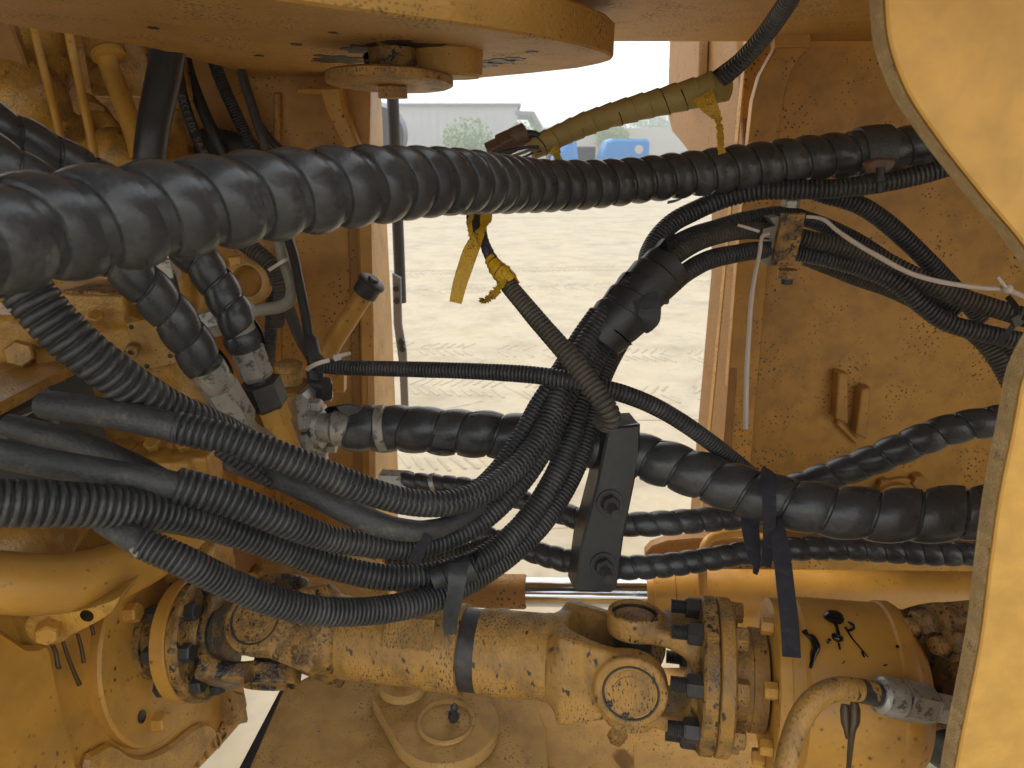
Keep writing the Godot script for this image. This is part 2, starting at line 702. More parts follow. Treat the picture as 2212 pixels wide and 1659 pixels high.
func put(called: String, m: Mb, mat: Material, parent: Node = self, label := "") -> MeshInstance3D:
	var o := MeshInstance3D.new()
	o.name = numbered(called) if parent == self else called
	var base := m.low() if parent == self else where_is(parent)
	if parent != self:
		# a part has its own origin too
		base = m.low()
		o.position = base - where_is(parent)
	else:
		o.position = base
	o.mesh = m.mesh(base)
	o.material_override = mat
	parent.add_child(o, true)
	if label != "":
		o.set_meta("label", label)
	return o

func solo(called: String, m: Mb, mat: Material, label: String, category: String, group := "") -> MeshInstance3D:
	var o := put(called, m, mat)
	tag(o, label, category, group)
	return o

func setting(called: String, m: Mb, mat: Material, parent: Node = self) -> MeshInstance3D:
	var o := put(called, m, mat, parent)
	if parent == self:
		o.set_meta("kind", "structure")
	return o

# ---------------------------------------------------------------- materials
func field(size: int, freq: float, sd: int, octaves := 4, kind := FastNoiseLite.TYPE_SIMPLEX_SMOOTH) -> PackedByteArray:
	var f := FastNoiseLite.new()
	f.noise_type = kind
	f.seed = sd
	f.frequency = freq
	f.fractal_octaves = octaves
	f.fractal_gain = 0.55
	var im := f.get_seamless_image(size, size, false, false, 0.15, true)
	im.convert(Image.FORMAT_L8)
	return im.get_data()

func cells(size: int, freq: float, sd: int) -> PackedByteArray:
	var f := FastNoiseLite.new()
	f.noise_type = FastNoiseLite.TYPE_CELLULAR
	f.seed = sd
	f.frequency = freq
	f.fractal_type = FastNoiseLite.FRACTAL_NONE
	f.cellular_return_type = FastNoiseLite.RETURN_DISTANCE
	var im := f.get_seamless_image(size, size, false, false, 0.15, true)
	im.convert(Image.FORMAT_L8)
	return im.get_data()

func to_texture(b: PackedByteArray, size: int, format: int, normal_strength := 0.0) -> ImageTexture:
	var im := Image.create_from_data(size, size, false, format, b)
	if normal_strength > 0.0:
		im.convert(Image.FORMAT_RGBA8)
		im.bump_map_to_normal_map(normal_strength)
	im.generate_mipmaps()
	return ImageTexture.create_from_image(im)

# painted or bare surface: base colour with mottling, dust, small specks and worn patches.
# c: {base, dust, dust_at, speck, speck_at, chip, chip_at, mottle, rough, chip_rough, seed}
func surface(c: Dictionary) -> Array:
	var size: int = c.get("size", 512)
	var sd: int = c.get("seed", 1)
	var big := field(size, 0.006, sd, 3)
	var mid := field(size, 0.02, sd + 1, 5)
	var fine := field(size, 0.09, sd + 2, 3)
	var spot := cells(size, c.get("speck_freq", 0.05), sd + 3)
	var chip := field(size, c.get("chip_freq", 0.016), sd + 4, 5)
	var base: Color = c.base
	var dust: Color = c.get("dust", base)
	var speck: Color = c.get("speck", Color(0.06, 0.05, 0.04))
	var bare: Color = c.get("chip", speck)
	var dust_at: float = c.get("dust_at", 0.0)
	var speck_at: float = c.get("speck_at", 0.0)
	var chip_at: float = c.get("chip_at", 0.0)
	var mottle: float = c.get("mottle", 0.06)
	var rough: float = c.get("rough", 0.55)
	var chip_rough: float = c.get("chip_rough", rough)
	var grime: float = c.get("grime", 0.0)
	var soil: Color = c.get("soil", Color(0.36, 0.26, 0.14))
	var dust_rough: float = c.get("dust_rough", 0.25)
	var streak := field(size, 0.012, sd + 9, 5)
	var rgb := PackedByteArray()
	rgb.resize(size * size * 3)
	var rg := PackedByteArray()
	rg.resize(size * size)
	for i in size * size:
		var b := big[i] / 255.0
		var m := mid[i] / 255.0
		var f := fine[i] / 255.0
		var k := 1.0 + mottle * (b + m + f * 0.6 - 1.3)
		var r := base.r * k
		var g := base.g * k
		var l := base.b * k
		var ro := rough + (m - 0.5) * 0.12
		if dust_at > 0.0:
			var d := clampf((b * 0.55 + m * 0.45 + (f - 0.5) * 0.5 - 1.0 + dust_at) * 2.2, 0.0, 1.0) * 0.85
			r += (dust.r * k - r) * d
			g += (dust.g * k - g) * d
			l += (dust.b * k - l) * d
			ro += dust_rough * d
		if grime > 0.0:
			var t := grime * clampf((streak[i] / 255.0 * 0.8 + f * 0.2 - 0.42) * 3.2, 0.0, 1.0)
			r += (soil.r * k - r) * t
			g += (soil.g * k - g) * t
			l += (soil.b * k - l) * t
			ro += 0.12 * t
		if speck_at > 0.0:
			var t := clampf((speck_at * clampf(b * 2.6 - 0.55, 0.0, 1.5) - spot[i] / 255.0 + (f - 0.5) * 0.22) * 9.0, 0.0, 1.0)
			r += (speck.r - r) * t
			g += (speck.g - g) * t
			l += (speck.b - l) * t
		if chip_at > 0.0:
			var t := clampf((chip[i] / 255.0 * 0.75 + f * 0.25 - 1.0 + chip_at) * 14.0, 0.0, 1.0)
			r += (bare.r * k - r) * t
			g += (bare.g * k - g) * t
			l += (bare.b * k - l) * t
			ro += (chip_rough - ro) * t
		rgb[i * 3] = int(clampf(r, 0, 1) * 255.0)
		rgb[i * 3 + 1] = int(clampf(g, 0, 1) * 255.0)
		rgb[i * 3 + 2] = int(clampf(l, 0, 1) * 255.0)
		rg[i] = int(clampf(ro, 0.05, 1) * 255.0)
	return [to_texture(rgb, size, Image.FORMAT_RGB8), to_texture(rg, size, Image.FORMAT_L8)]

func mat(c: Dictionary, metres: float, normal: Texture2D = null, depth := 0.5, metal := 0.0) -> StandardMaterial3D:
	var m := StandardMaterial3D.new()
	var t := surface(c)
	m.albedo_texture = t[0]
	m.roughness_texture = t[1]
	m.roughness = 1.0
	m.metallic = metal
	m.metallic_specular = c.get("specular", 0.5)
	m.uv1_triplanar = true
	m.uv1_scale = Vector3.ONE / metres
	m.uv1_triplanar_sharpness = 3.0
	if normal:
		m.normal_enabled = true
		m.normal_texture = normal
		m.normal_scale = depth
	return m

func plain(c: Color, rough := 0.6, metal := 0.0) -> StandardMaterial3D:
	var m := StandardMaterial3D.new()
	m.albedo_color = c
	m.roughness = rough
	m.metallic = metal
	return m

func make_materials() -> void:
	var grain := to_texture(field(512, 0.11, 91, 3), 512, Image.FORMAT_L8, 4.0)
	var ripple := to_texture(field(512, 0.02, 92, 4), 512, Image.FORMAT_L8, 5.0)
	var yellow := Color(0.74, 0.54, 0.215)
	var dusty := Color(0.62, 0.485, 0.27)
	var grease := Color(0.10, 0.085, 0.07)
	M.paint = mat({"grime": 0.18, "base": yellow, "dust": dusty, "dust_at": 0.36, "speck": Color(0.28, 0.2, 0.11), "speck_at": 0.07, "speck_freq": 0.06, "mottle": 0.08, "rough": 0.45, "seed": 11}, 0.7, ripple, 0.10)
	M.wall = mat({"grime": 0.2, "base": Color(0.72, 0.525, 0.21), "dust": dusty, "dust_at": 0.30, "speck": Color(0.17, 0.11, 0.06), "speck_at": 0.12, "speck_freq": 0.075, "chip": Color(0.2, 0.13, 0.07), "chip_at": 0.16, "chip_freq": 0.05, "mottle": 0.09, "rough": 0.5, "seed": 21}, 0.55, ripple, 0.12)
	M.ceiling = mat({"grime": 0.10, "base": Color(0.72, 0.535, 0.24), "dust": Color(0.66, 0.525, 0.33), "dust_at": 0.5, "speck": Color(0.16, 0.12, 0.09), "speck_at": 0.16, "speck_freq": 0.13, "chip": Color(0.22, 0.16, 0.11), "chip_at": 0.17, "chip_freq": 0.03, "mottle": 0.1, "rough": 0.6, "seed": 31}, 0.5, grain, 0.25)
	M.cast = mat({"grime": 0.34, "base": Color(0.72, 0.535, 0.22), "dust": Color(0.67, 0.53, 0.29), "dust_at": 0.46, "speck": grease, "speck_at": 0.08, "speck_freq": 0.07, "chip": Color(0.33, 0.23, 0.12), "chip_at": 0.22, "mottle": 0.16, "rough": 0.34, "seed": 41}, 0.36, grain, 0.34)
	M.cast_wet = mat({"grime": 0.5, "base": Color(0.72, 0.535, 0.22), "dust": Color(0.66, 0.5, 0.24), "dust_at": 0.4, "speck": Color(0.25, 0.16, 0.08), "speck_at": 0.12, "speck_freq": 0.09, "chip": Color(0.30, 0.20, 0.10), "chip_at": 0.24, "mottle": 0.18, "rough": 0.24, "seed": 45}, 0.36, grain, 0.4)
	M.shaft = mat({"grime": 0.42, "soil": Color(0.36, 0.28, 0.18), "base": Color(0.67, 0.495, 0.22), "dust": Color(0.56, 0.435, 0.26), "dust_at": 0.52, "speck": Color(0.14, 0.115, 0.095), "speck_at": 0.14, "speck_freq": 0.14, "chip": Color(0.17, 0.15, 0.14), "chip_at": 0.29, "chip_freq": 0.028, "chip_rough": 0.4, "mottle": 0.16, "rough": 0.5, "seed": 51}, 0.3, grain, 0.35)
	M.shaft.uv1_scale = Vector3(1.0 / 0.3, 1.0 / 0.62, 1.0 / 0.36)
	M.lower = mat({"grime": 0.24, "soil": Color(0.42, 0.32, 0.2), "base": Color(0.69, 0.53, 0.27), "dust": Color(0.645, 0.52, 0.32), "dust_at": 0.62, "speck": Color(0.28, 0.21, 0.14), "speck_at": 0.11, "speck_freq": 0.09, "chip": Color(0.3, 0.26, 0.22), "chip_at": 0.21, "chip_freq": 0.03, "mottle": 0.12, "rough": 0.7, "seed": 61}, 0.4, grain, 0.3)
	M.greasy = mat({"grime": 0.7, "soil": Color(0.25, 0.19, 0.12), "base": Color(0.61, 0.45, 0.20), "dust": Color(0.50, 0.40, 0.25), "dust_at": 0.5, "speck": Color(0.08, 0.07, 0.06), "speck_at": 0.15, "speck_freq": 0.06, "chip": Color(0.12, 0.105, 0.095), "chip_at": 0.375, "chip_freq": 0.02, "chip_rough": 0.35, "mottle": 0.2, "rough": 0.5, "seed": 71}, 0.25, grain, 0.6)
	M.blackened = mat({"grime": 0.6, "soil": Color(0.2, 0.15, 0.1), "base": Color(0.58, 0.43, 0.2), "chip": Color(0.10, 0.09, 0.085), "chip_at": 0.50, "chip_freq": 0.012, "chip_rough": 0.32, "mottle": 0.2, "rough": 0.5, "seed": 75}, 0.25, grain, 0.6)
	M.near = mat({"grime": 0.10, "base": Color(0.825, 0.63, 0.305), "dust": Color(0.80, 0.62, 0.33), "dust_at": 0.3, "mottle": 0.07, "rough": 0.5, "seed": 81}, 0.4)
	M.cut = mat({"base": Color(0.70, 0.59, 0.41), "dust": Color(0.78, 0.69, 0.53), "dust_at": 0.5, "chip": Color(0.5, 0.4, 0.25), "chip_at": 0.3, "mottle": 0.16, "rough": 0.75, "seed": 86}, 0.2, grain, 0.5)
	M.brown = mat({"grime": 0.12, "base": Color(0.58, 0.405, 0.165), "dust": Color(0.52, 0.37, 0.18), "dust_at": 0.45, "speck": Color(0.16, 0.11, 0.08), "speck_at": 0.12, "speck_freq": 0.07, "mottle": 0.1, "rough": 0.6, "seed": 88}, 0.5, grain, 0.2)
	M.rubber = mat({"dust_rough": 0.06, "base": Color(0.225, 0.227, 0.232), "dust": Color(0.32, 0.315, 0.305), "dust_at": 0.42, "speck": Color(0.40, 0.38, 0.34), "speck_at": 0.05, "speck_freq": 0.12, "mottle": 0.22, "rough": 0.30, "seed": 101}, 0.3, grain, 0.10)
	M.loom = mat({"dust_rough": 0.1, "base": Color(0.215, 0.216, 0.22), "dust": Color(0.335, 0.32, 0.295), "dust_at": 0.5, "speck": Color(0.45, 0.42, 0.37), "speck_at": 0.05, "speck_freq": 0.12, "mottle": 0.24, "rough": 0.42, "seed": 111}, 0.25, grain, 0.12)
	M.dusty_loom = mat({"base": Color(0.27, 0.25, 0.22), "dust": Color(0.36, 0.325, 0.27), "dust_at": 0.6, "mottle": 0.2, "rough": 0.7, "seed": 116}, 0.2, grain, 0.12)
	M.hose = mat({"base": Color(0.225, 0.225, 0.225), "dust": Color(0.38, 0.355, 0.31), "dust_at": 0.45, "mottle": 0.18, "rough": 0.55, "seed": 121}, 0.3, grain, 0.3)
	M.black = mat({"base": Color(0.17, 0.17, 0.17), "dust": Color(0.25, 0.24, 0.22), "dust_at": 0.34, "speck": Color(0.35, 0.33, 0.3), "speck_at": 0.05, "speck_freq": 0.12, "mottle": 0.2, "rough": 0.40, "seed": 131}, 0.2, grain, 0.12)
	M.steel = mat({"base": Color(0.25, 0.24, 0.23), "dust": Color(0.35, 0.30, 0.24), "dust_at": 0.4, "chip": Color(0.5, 0.42, 0.28), "chip_at": 0.16, "mottle": 0.2, "rough": 0.45, "seed": 141}, 0.12, grain, 0.3, 0.35)
	M.zinc = mat({"base": Color(0.66, 0.65, 0.62), "dust": Color(0.58, 0.55, 0.49), "dust_at": 0.42, "chip": Color(0.42, 0.40, 0.37), "chip_at": 0.38, "chip_freq": 0.014, "mottle": 0.15, "rough": 0.42, "seed": 151}, 0.16, grain, 0.25, 0.55)
	M.chrome = plain(Color(0.86, 0.87, 0.88), 0.12, 1.0)
	M.tar = plain(Color(0.035, 0.033, 0.035), 0.16)
	M.film = mat({"base": Color(0.20, 0.155, 0.10), "dust": Color(0.45, 0.35, 0.22), "dust_at": 0.5, "speck": Color(0.07, 0.06, 0.05), "speck_at": 0.3, "speck_freq": 0.1, "mottle": 0.3, "rough": 0.5, "seed": 235}, 0.12, grain, 0.6)
	M.soot = mat({"base": Color(0.34, 0.25, 0.14), "dust": Color(0.28, 0.22, 0.14), "dust_at": 0.5, "mottle": 0.2, "rough": 0.7, "seed": 241}, 0.5)
	M.oil = plain(Color(0.27, 0.19, 0.09), 0.3)
	M.webbing = mat({"base": Color(0.13, 0.125, 0.155), "dust": Color(0.27, 0.255, 0.265), "dust_at": 0.46, "speck": Color(0.4, 0.37, 0.34), "speck_at": 0.08, "speck_freq": 0.13, "mottle": 0.2, "rough": 0.9, "seed": 161}, 0.06, grain, 0.7)
	M.yellow_tape = mat({"base": Color(0.80, 0.62, 0.09), "dust": Color(0.62, 0.47, 0.16), "dust_at": 0.45, "speck": Color(0.3, 0.22, 0.1), "speck_at": 0.2, "speck_freq": 0.05, "mottle": 0.15, "rough": 0.5, "seed": 171}, 0.08, ripple, 0.4)
	M.old_tape = mat({"base": Color(0.60, 0.52, 0.29), "dust": Color(0.51, 0.43, 0.26), "dust_at": 0.55, "speck": Color(0.35, 0.3, 0.2), "speck_at": 0.08, "mottle": 0.12, "rough": 0.5, "seed": 181}, 0.14, ripple, 0.3)
	M.white = plain(Color(0.78, 0.73, 0.68), 0.5)
	M.grey_hose = mat({"base": Color(0.52, 0.50, 0.45), "dust": Color(0.5, 0.45, 0.36), "dust_at": 0.4, "mottle": 0.12, "rough": 0.6, "seed": 191}, 0.2)
	M.concrete = mat({"size": 1024, "grime": 0.3, "soil": Color(0.54, 0.49, 0.40), "base": Color(0.655, 0.615, 0.54), "dust": Color(0.585, 0.54, 0.46), "dust_at": 0.5, "speck": Color(0.60, 0.565, 0.50), "speck_at": 0.10, "speck_freq": 0.02, "mottle": 0.16, "rough": 0.85, "seed": 201}, 6.5, ripple, 0.35)
	M.sheet = mat({"base": Color(0.66, 0.66, 0.65), "mottle": 0.05, "rough": 0.6, "seed": 211}, 9.0)
	M.roof = plain(Color(0.36, 0.37, 0.38), 0.6)
	M.blue = plain(Color(0.17, 0.47, 0.72), 0.5)
	M.pale = plain(Color(0.68, 0.67, 0.63), 0.8)
	M.dark = plain(Color(0.13, 0.13, 0.14), 0.6)
	M.glass = plain(Color(0.12, 0.14, 0.16), 0.15)
	M.leaf = plain(Color(0.36, 0.50, 0.13), 0.7)
	M.bark = plain(Color(0.3, 0.25, 0.2), 0.8)
	M.grey_tank = plain(Color(0.50, 0.52, 0.55), 0.5)
	M.lettering = plain(Color(0.42, 0.41, 0.39), 0.6)
	M.wire = plain(Color(0.09, 0.13, 0.16), 0.45)
	M.wire_tan = plain(Color(0.50, 0.36, 0.22), 0.5)
	M.connector = mat({"base": Color(0.36, 0.26, 0.20), "dust": Color(0.45, 0.35, 0.27), "dust_at": 0.5, "mottle": 0.15, "rough": 0.55, "seed": 221}, 0.1)

# ---------------------------------------------------------------- the place
func _ready() -> void:
	var cam := Camera3D.new()
	cam.name = "camera"
	cam.position = EYE
	cam.rotation_degrees = Vector3(-TILT, 0, 0)
	cam.fov = rad_to_deg(2.0 * atan(829.5 / F))
	cam.near = 0.05
	cam.far = 900.0
	var lens := CameraAttributesPhysical.new()
	lens.frustum_focal_length = 12.0 / tan(deg_to_rad(cam.fov * 0.5))
	lens.exposure_aperture = 9.0
	lens.frustum_focus_distance = 1.02
	lens.frustum_near = 0.05
	lens.frustum_far = 900.0
	cam.attributes = lens
	add_child(cam)
	cam.current = true

	var env := Environment.new()
	env.background_mode = Environment.BG_SKY
	env.tonemap_mode = Environment.TONE_MAPPER_LINEAR
	env.tonemap_exposure = 2.1
	env.sdfgi_enabled = true
	env.ssao_enabled = true
	env.ssil_enabled = true
	var sky := ProceduralSkyMaterial.new()
	sky.sky_top_color = Color(0.86, 0.88, 0.90)
	sky.sky_horizon_color = Color(0.98, 0.98, 0.96)
	sky.sky_curve = 0.2
	sky.ground_horizon_color = Color(0.72, 0.70, 0.65)
	sky.ground_bottom_color = Color(0.5, 0.48, 0.44)
	env.sky = Sky.new()
	env.sky.sky_material = sky
	env.fog_enabled = true
	env.fog_light_color = Color(0.93, 0.94, 0.95)
	env.fog_density = 0.0065
	var world := WorldEnvironment.new()
	world.name = "air"
	world.environment = env
	add_child(world)

	var sun := DirectionalLight3D.new()
	sun.name = "sun"
	sun.light_color = Color(1.0, 0.955, 0.87)
	sun.light_energy = 0.5
	sun.light_angular_distance = 14.0
	sun.shadow_enabled = true
	sun.rotation_degrees = Vector3(-52, 205, 0)
	add_child(sun)

	noise.seed = 7
	noise.frequency = 0.02
	make_materials()
	build_yard()
	build_frames()
	build_castings()
	build_driveline()
	build_cylinder()
	build_big_hoses()
	build_looms()
	build_engine_side()
	build_taped_cables()
	build_right_bundle()

# ---------------------------------------------------------------- the yard behind the machine
func build_yard() -> void:
	var g := Mb.new()
	g.quad(Vector3(-400, 0, 300), Vector3(400, 0, 300), Vector3(400, 0, -500), Vector3(-400, 0, -500), Vector3.UP)
	setting("ground", g, M.concrete)
	# slab joints and cracks: shallow dark grooves are cut as narrow ribs of dirt 4 mm up
	var rng := RandomNumberGenerator.new()
	rng.seed = 5
	var joints := Mb.new()
	var dirt := plain(Color(0.64, 0.60, 0.53), 0.95)
	for q in [470, 583, 905]:
		var zz := on_y(1000, q, 0).z
		joints.add(box(Transform3D(Basis.from_euler(Vector3(0, 0.02, 0)), Vector3(1.0, 0.001, zz)), Vector3(26, 0.006, 0.02 - zz * 0.006), 0.001))
	var cracks := setting("ground_joints", joints, dirt)
	cracks.set_meta("kind", "structure")
	var split := Mb.new()
	for i in 7:
		var p := Vector3(rng.randf_range(-1.6, 2.2), 0.003, rng.randf_range(-6.5, -2.4))
		var a := rng.randf() * TAU
		for j in 9:
			a += rng.randf_range(-0.7, 0.7)
			var q := p + Vector3(cos(a), 0, sin(a) * 0.8) * rng.randf_range(0.08, 0.22)
			var side := (q - p).cross(Vector3.UP).normalized() * rng.randf_range(0.002, 0.005)
			split.quad(p - side, q - side * 0.7, q + side * 0.7, p + side, Vector3.UP)
			p = q
	var sp := setting("ground_cracks", split, dirt)
	sp.set_meta("kind", "structure")

	# tyre tracks: rows of shallow earth bars pressed across the yard
	var bars := Mb.new()
	for q in [[-1.9, -4.9, 0.10], [-2.1, -5.9, 0.10], [-2.4, -8.6, -0.16], [-2.4, -9.9, -0.16], [-1.5, -3.75, 0.03]]:
		for i in 90:
			if rng.randf() < 0.25:
				continue
			var x: float = q[0] + i * 0.075
			var zz: float = q[1] + x * q[2] + rng.randf_range(-0.02, 0.02)
			for k in [-1.0, 1.0]:
				bars.add(box(Transform3D(Basis.from_euler(Vector3(0, k * 0.5 + rng.randf_range(-0.1, 0.1), 0)), Vector3(x, 0.0, zz + k * 0.11)), Vector3(0.022, 0.011, rng.randf_range(0.12, 0.2)), 0.004))
	setting("ground_tyre_tracks", bars, M.concrete)

	# shed
	var z := -70.0
	var e0 := on_z(840, 226, z)
	var e1 := on_z(1118, 241, z)
	var shed := thing("warehouse_shed", "long pale grey metal shed with a low pitched roof across the yard", "shed", Vector3((e0.x + e1.x) * 0.5, 0, z - 9))
	var w := e1.x + 7.0 - e0.x
	put("front_wall", box(Transform3D(Basis(), Vector3(e0.x - 7 + w * 0.5, e0.y * 0.5, z)), Vector3(w, e0.y, 0.3), 0.02), M.sheet, shed)
	var ribs := Mb.new()
	for i in int(w / 0.75):
		ribs.add(box(Transform3D(Basis(), Vector3(e0.x - 6.9 + i * 0.75, e0.y * 0.5 - 0.1, z + 0.19)), Vector3(0.16, e0.y - 0.3, 0.08), 0.01))
	put("cladding_ribs", ribs, M.sheet, shed).set_meta("kind", "stuff")
	put("gable_wall", prism([Vector3(e1.x, 0, z), Vector3(e1.x, e1.y - 0.3, z), Vector3(e1.x, e1.y + 1.0, z - 9), Vector3(e1.x, e1.y - 0.3, z - 18), Vector3(e1.x, 0, z - 18)], Vector3(-0.3, 0, 0), 0.02), M.sheet, shed)
	for s in [0, 1]:
		var za: float = z + 0.5 if s == 0 else z - 18.5
		put("roof", prism([Vector3(e0.x - 8, e0.y + 0.1, za), Vector3(e1.x + 0.3, e1.y + 0.1, za), Vector3(e1.x + 0.3, e1.y + 1.3, z - 9), Vector3(e0.x - 8, e0.y + 1.3, z - 9)], Vector3(0, -0.25, 0), 0.02), M.roof, shed)
	put("canopy", prism([Vector3(e1.x - 0.2, e1.y + 0.05, z + 0.4), Vector3(e1.x + 1.5, e1.y + 0.0, z + 0.4), Vector3(e1.x + 2.5, e1.y - 1.7, z + 0.4), Vector3(e1.x + 2.2, e1.y - 1.75, z + 0.4), Vector3(e1.x + 1.2, e1.y - 0.35, z + 0.4), Vector3(e1.x - 0.2, e1.y - 0.3, z + 0.4)], Vector3(0, 0, -16), 0.02), M.roof, shed)
	put("end_wall", box(Transform3D(Basis(), Vector3(e1.x + 1.0, e1.y * 0.5 - 1.0, z - 6)), Vector3(2.0, e1.y - 2.0, 0.3), 0.02), M.sheet, shed)

	# far wall of the yard
	var a := on_z(1170, 288, -62)
	var wall := solo("yard_wall", box(Transform3D(Basis(), Vector3(a.x + 22, 1.3, -62)), Vector3(44, 2.6, 0.3), 0.02), M.pale, "pale concrete boundary wall behind the blue truck cab", "wall")
	wall.set_meta("group", "yard walls")
	# blue vehicles by the wall
	var bp := on_z(1352, 316, -30)
	var t := thing("truck_cab", "blue truck cab with a slanted windscreen and white emblem in the yard", "truck", Vector3(bp.x, 0, -30))
	var s0 := 2.2
	var prof := [Vector3(-0.95, 0.55, 0), Vector3(-0.95, 1.35, 0), Vector3(-0.72, 1.95, 0), Vector3(-0.5, 2.05, 0), Vector3(0.85, 2.05, 0), Vector3(0.95, 1.9, 0), Vector3(0.95, 0.55, 0)]
	var pp := []
	for q in prof:
		pp.append(q + Vector3(bp.x, -0.32, -30))
	put("cab", prism(pp, Vector3(0, 0, -1.8), 0.08), M.blue, t)
	put("window", prism([Vector3(bp.x - 0.62, 1.1, -29.985), Vector3(bp.x - 0.45, 1.6, -29.985), Vector3(bp.x + 0.1, 1.6, -29.985), Vector3(bp.x + 0.1, 1.1, -29.985)], Vector3(0, 0, -0.06), 0.01), M.blue, t)
	put("emblem", turned(Vector3(bp.x + 0.52, 1.33, -30), Vector3(0, 0, 1), [[0, 0.17], [0.02, 0.17]], 20), M.pale, t, "round white emblem")
	put("chassis", box(Transform3D(Basis(), Vector3(bp.x + 0.9, 0.5, -31)), Vector3(4.2, 0.3, 1.2), 0.03), M.dark, t)
	for sx in [-0.6, 1.9]:
		put("wheel", turned(Vector3(bp.x + sx, 0.42, -30.1), Vector3(0, 0, 1), [[-0.14, 0.36], [-0.1, 0.42], [0.06, 0.42], [0.1, 0.36]], 24), M.dark, t)
	put("load_box", box(Transform3D(Basis(), Vector3(bp.x - 2.0, 0.92, -32.5)), Vector3(2.0, 1.0, 1.6), 0.04), M.dark, t)
	var tp := on_z(1222, 325, -28)
	var k := thing("tarpaulin_stack", "blue tarpaulin covered stack seen below the olive taped cable", "tarpaulin", Vector3(tp.x, 0, -28))
	put("cover", prism([Vector3(tp.x - 0.7, 0, -28), Vector3(tp.x - 0.45, 1.1, -28), Vector3(tp.x + 0.1, 1.75, -28), Vector3(tp.x + 0.4, 1.7, -28), Vector3(tp.x + 0.6, 0, -28)], Vector3(0, 0, -1.4), 0.15), M.blue, k)
	# shrubs against the shed, trees over the wall
	for b in [[1010, 300, 2.1, -58.0, "pale green shrub at the foot of the shed, left of the connector plug"], [1136, 292, 1.5, -60.0, "small bright green shrub by the shed's open gable end"], [1322, 288, 1.4, -61.0, "flat green weeds on top of the far wall line above the blue cab"]]:
		shrub(b[0], b[1], b[2], b[3], b[4])
	for b in [[1402, 268, 3.2, -120.0, "hazy distant tree between the olive taped cable and the right frame"], [1440, 272, 2.6, -126.0, "fainter distant tree hard against the right frame edge"]]:
		shrub(b[0], b[1], b[2], b[3], b[4], true)
	# things just beyond the machine, on its far side
	var tk := thing("wheel_guard", "pale grey rounded tank end beyond the left post", "tank", on_z(836, 300, -2.6) - Vector3(0, 0.2, 0))
	put("shell", turned(on_z(814, 290, -2.6), Vector3(0.15, 0, 1), [[-0.2, 0.09], [-0.16, 0.105], [0.0, 0.105], [0.03, 0.09]], 40), M.grey_tank, tk)
	var top := on_z(846, 150, -2.1)
	var bot := on_z(866, 655, -2.1)
	var bar := thing("handrail", "dark grey upright handrail tube beyond the left post", "handrail", bot)
	put("tube", tube(path_of([[top, 0.0165], [top.lerp(bot, 0.5), 0.0165], [bot, 0.0165]]), "plain", {"wob": 0.0, "segs": 20}), plain(Color(0.22, 0.22, 0.23), 0.5), bar)
	var st := thing("step_bracket", "thin grey strip bracket with bolts below the handrail tube", "bracket", on_z(868, 870, -2.05))
	put("strip", prism([on_z(847, 590, -2.05), on_z(866, 600, -2.05), on_z(868, 700, -2.05), on_z(878, 760, -2.05), on_z(882, 880, -2.05), on_z(866, 880, -2.05), on_z(862, 790, -2.05), on_z(850, 700, -2.05)], Vector3(0, 0, -0.012), 0.002), M.grey_tank, st)
	for q in [[857, 622], [858, 648], [868, 738], [870, 752]]:
		put("bolt", hexagon(on_z(q[0], q[1], -2.05), Vector3(0, 0, 1), 0.011, 0.012), M.steel, st)

func shrub(px: float, py: float, r: float, z: float, label: String, tall := false) -> void:
	var c := on_z(px, py, z)
	var t := thing("tree" if tall else "shrub", label, "tree" if tall else "shrub", Vector3(c.x, 0, z), "far trees" if tall else "shrubs in the yard")
	var rng := RandomNumberGenerator.new()
	rng.seed = int(px)
	var m := Mb.new()
	for i in 1500:
		var d := Vector3(rng.randfn(), rng.randfn() * 0.75, rng.randfn()).normalized() * pow(rng.randf(), 0.4) * r
		var p := Vector3(c.x, c.y - r * 0.2, z) + d
		var u := Vector3(rng.randfn(), rng.randfn(), rng.randfn()).normalized()
		var s := u.cross(Vector3(rng.randfn(), rng.randfn(), rng.randfn())).normalized()
		var k := r * rng.randf_range(0.035, 0.09)
		m.tri(p - u * k, p + s * k * 0.6, p + u * k, Vector3.UP)
		m.tri(p - u * k, p - s * k * 0.6, p + u * k, Vector3.UP)
	put("crown", m, M.leaf, t)
	put("trunk", turned(Vector3(c.x, 0, z), Vector3.UP, [[0, r * 0.08], [maxf(c.y, 0.3), r * 0.04]], 8), M.bark, t)

# ---------------------------------------------------------------- welded frames and hitch plates
func poly_y(pts: Array, y: float) -> Array:
	var o := []
	for p in pts:
		o.append(on_y(p[0], p[1], y))
	return o

func poly_z(pts: Array, z: float) -> Array:
	var o := []
	for p in pts:
		o.append(on_z(p[0], p[1], z))
	return o

func poly_x(pts: Array, x: float) -> Array:
	var o := []
	for p in pts:
		o.append(on_x(p[0], p[1], x))
	return o

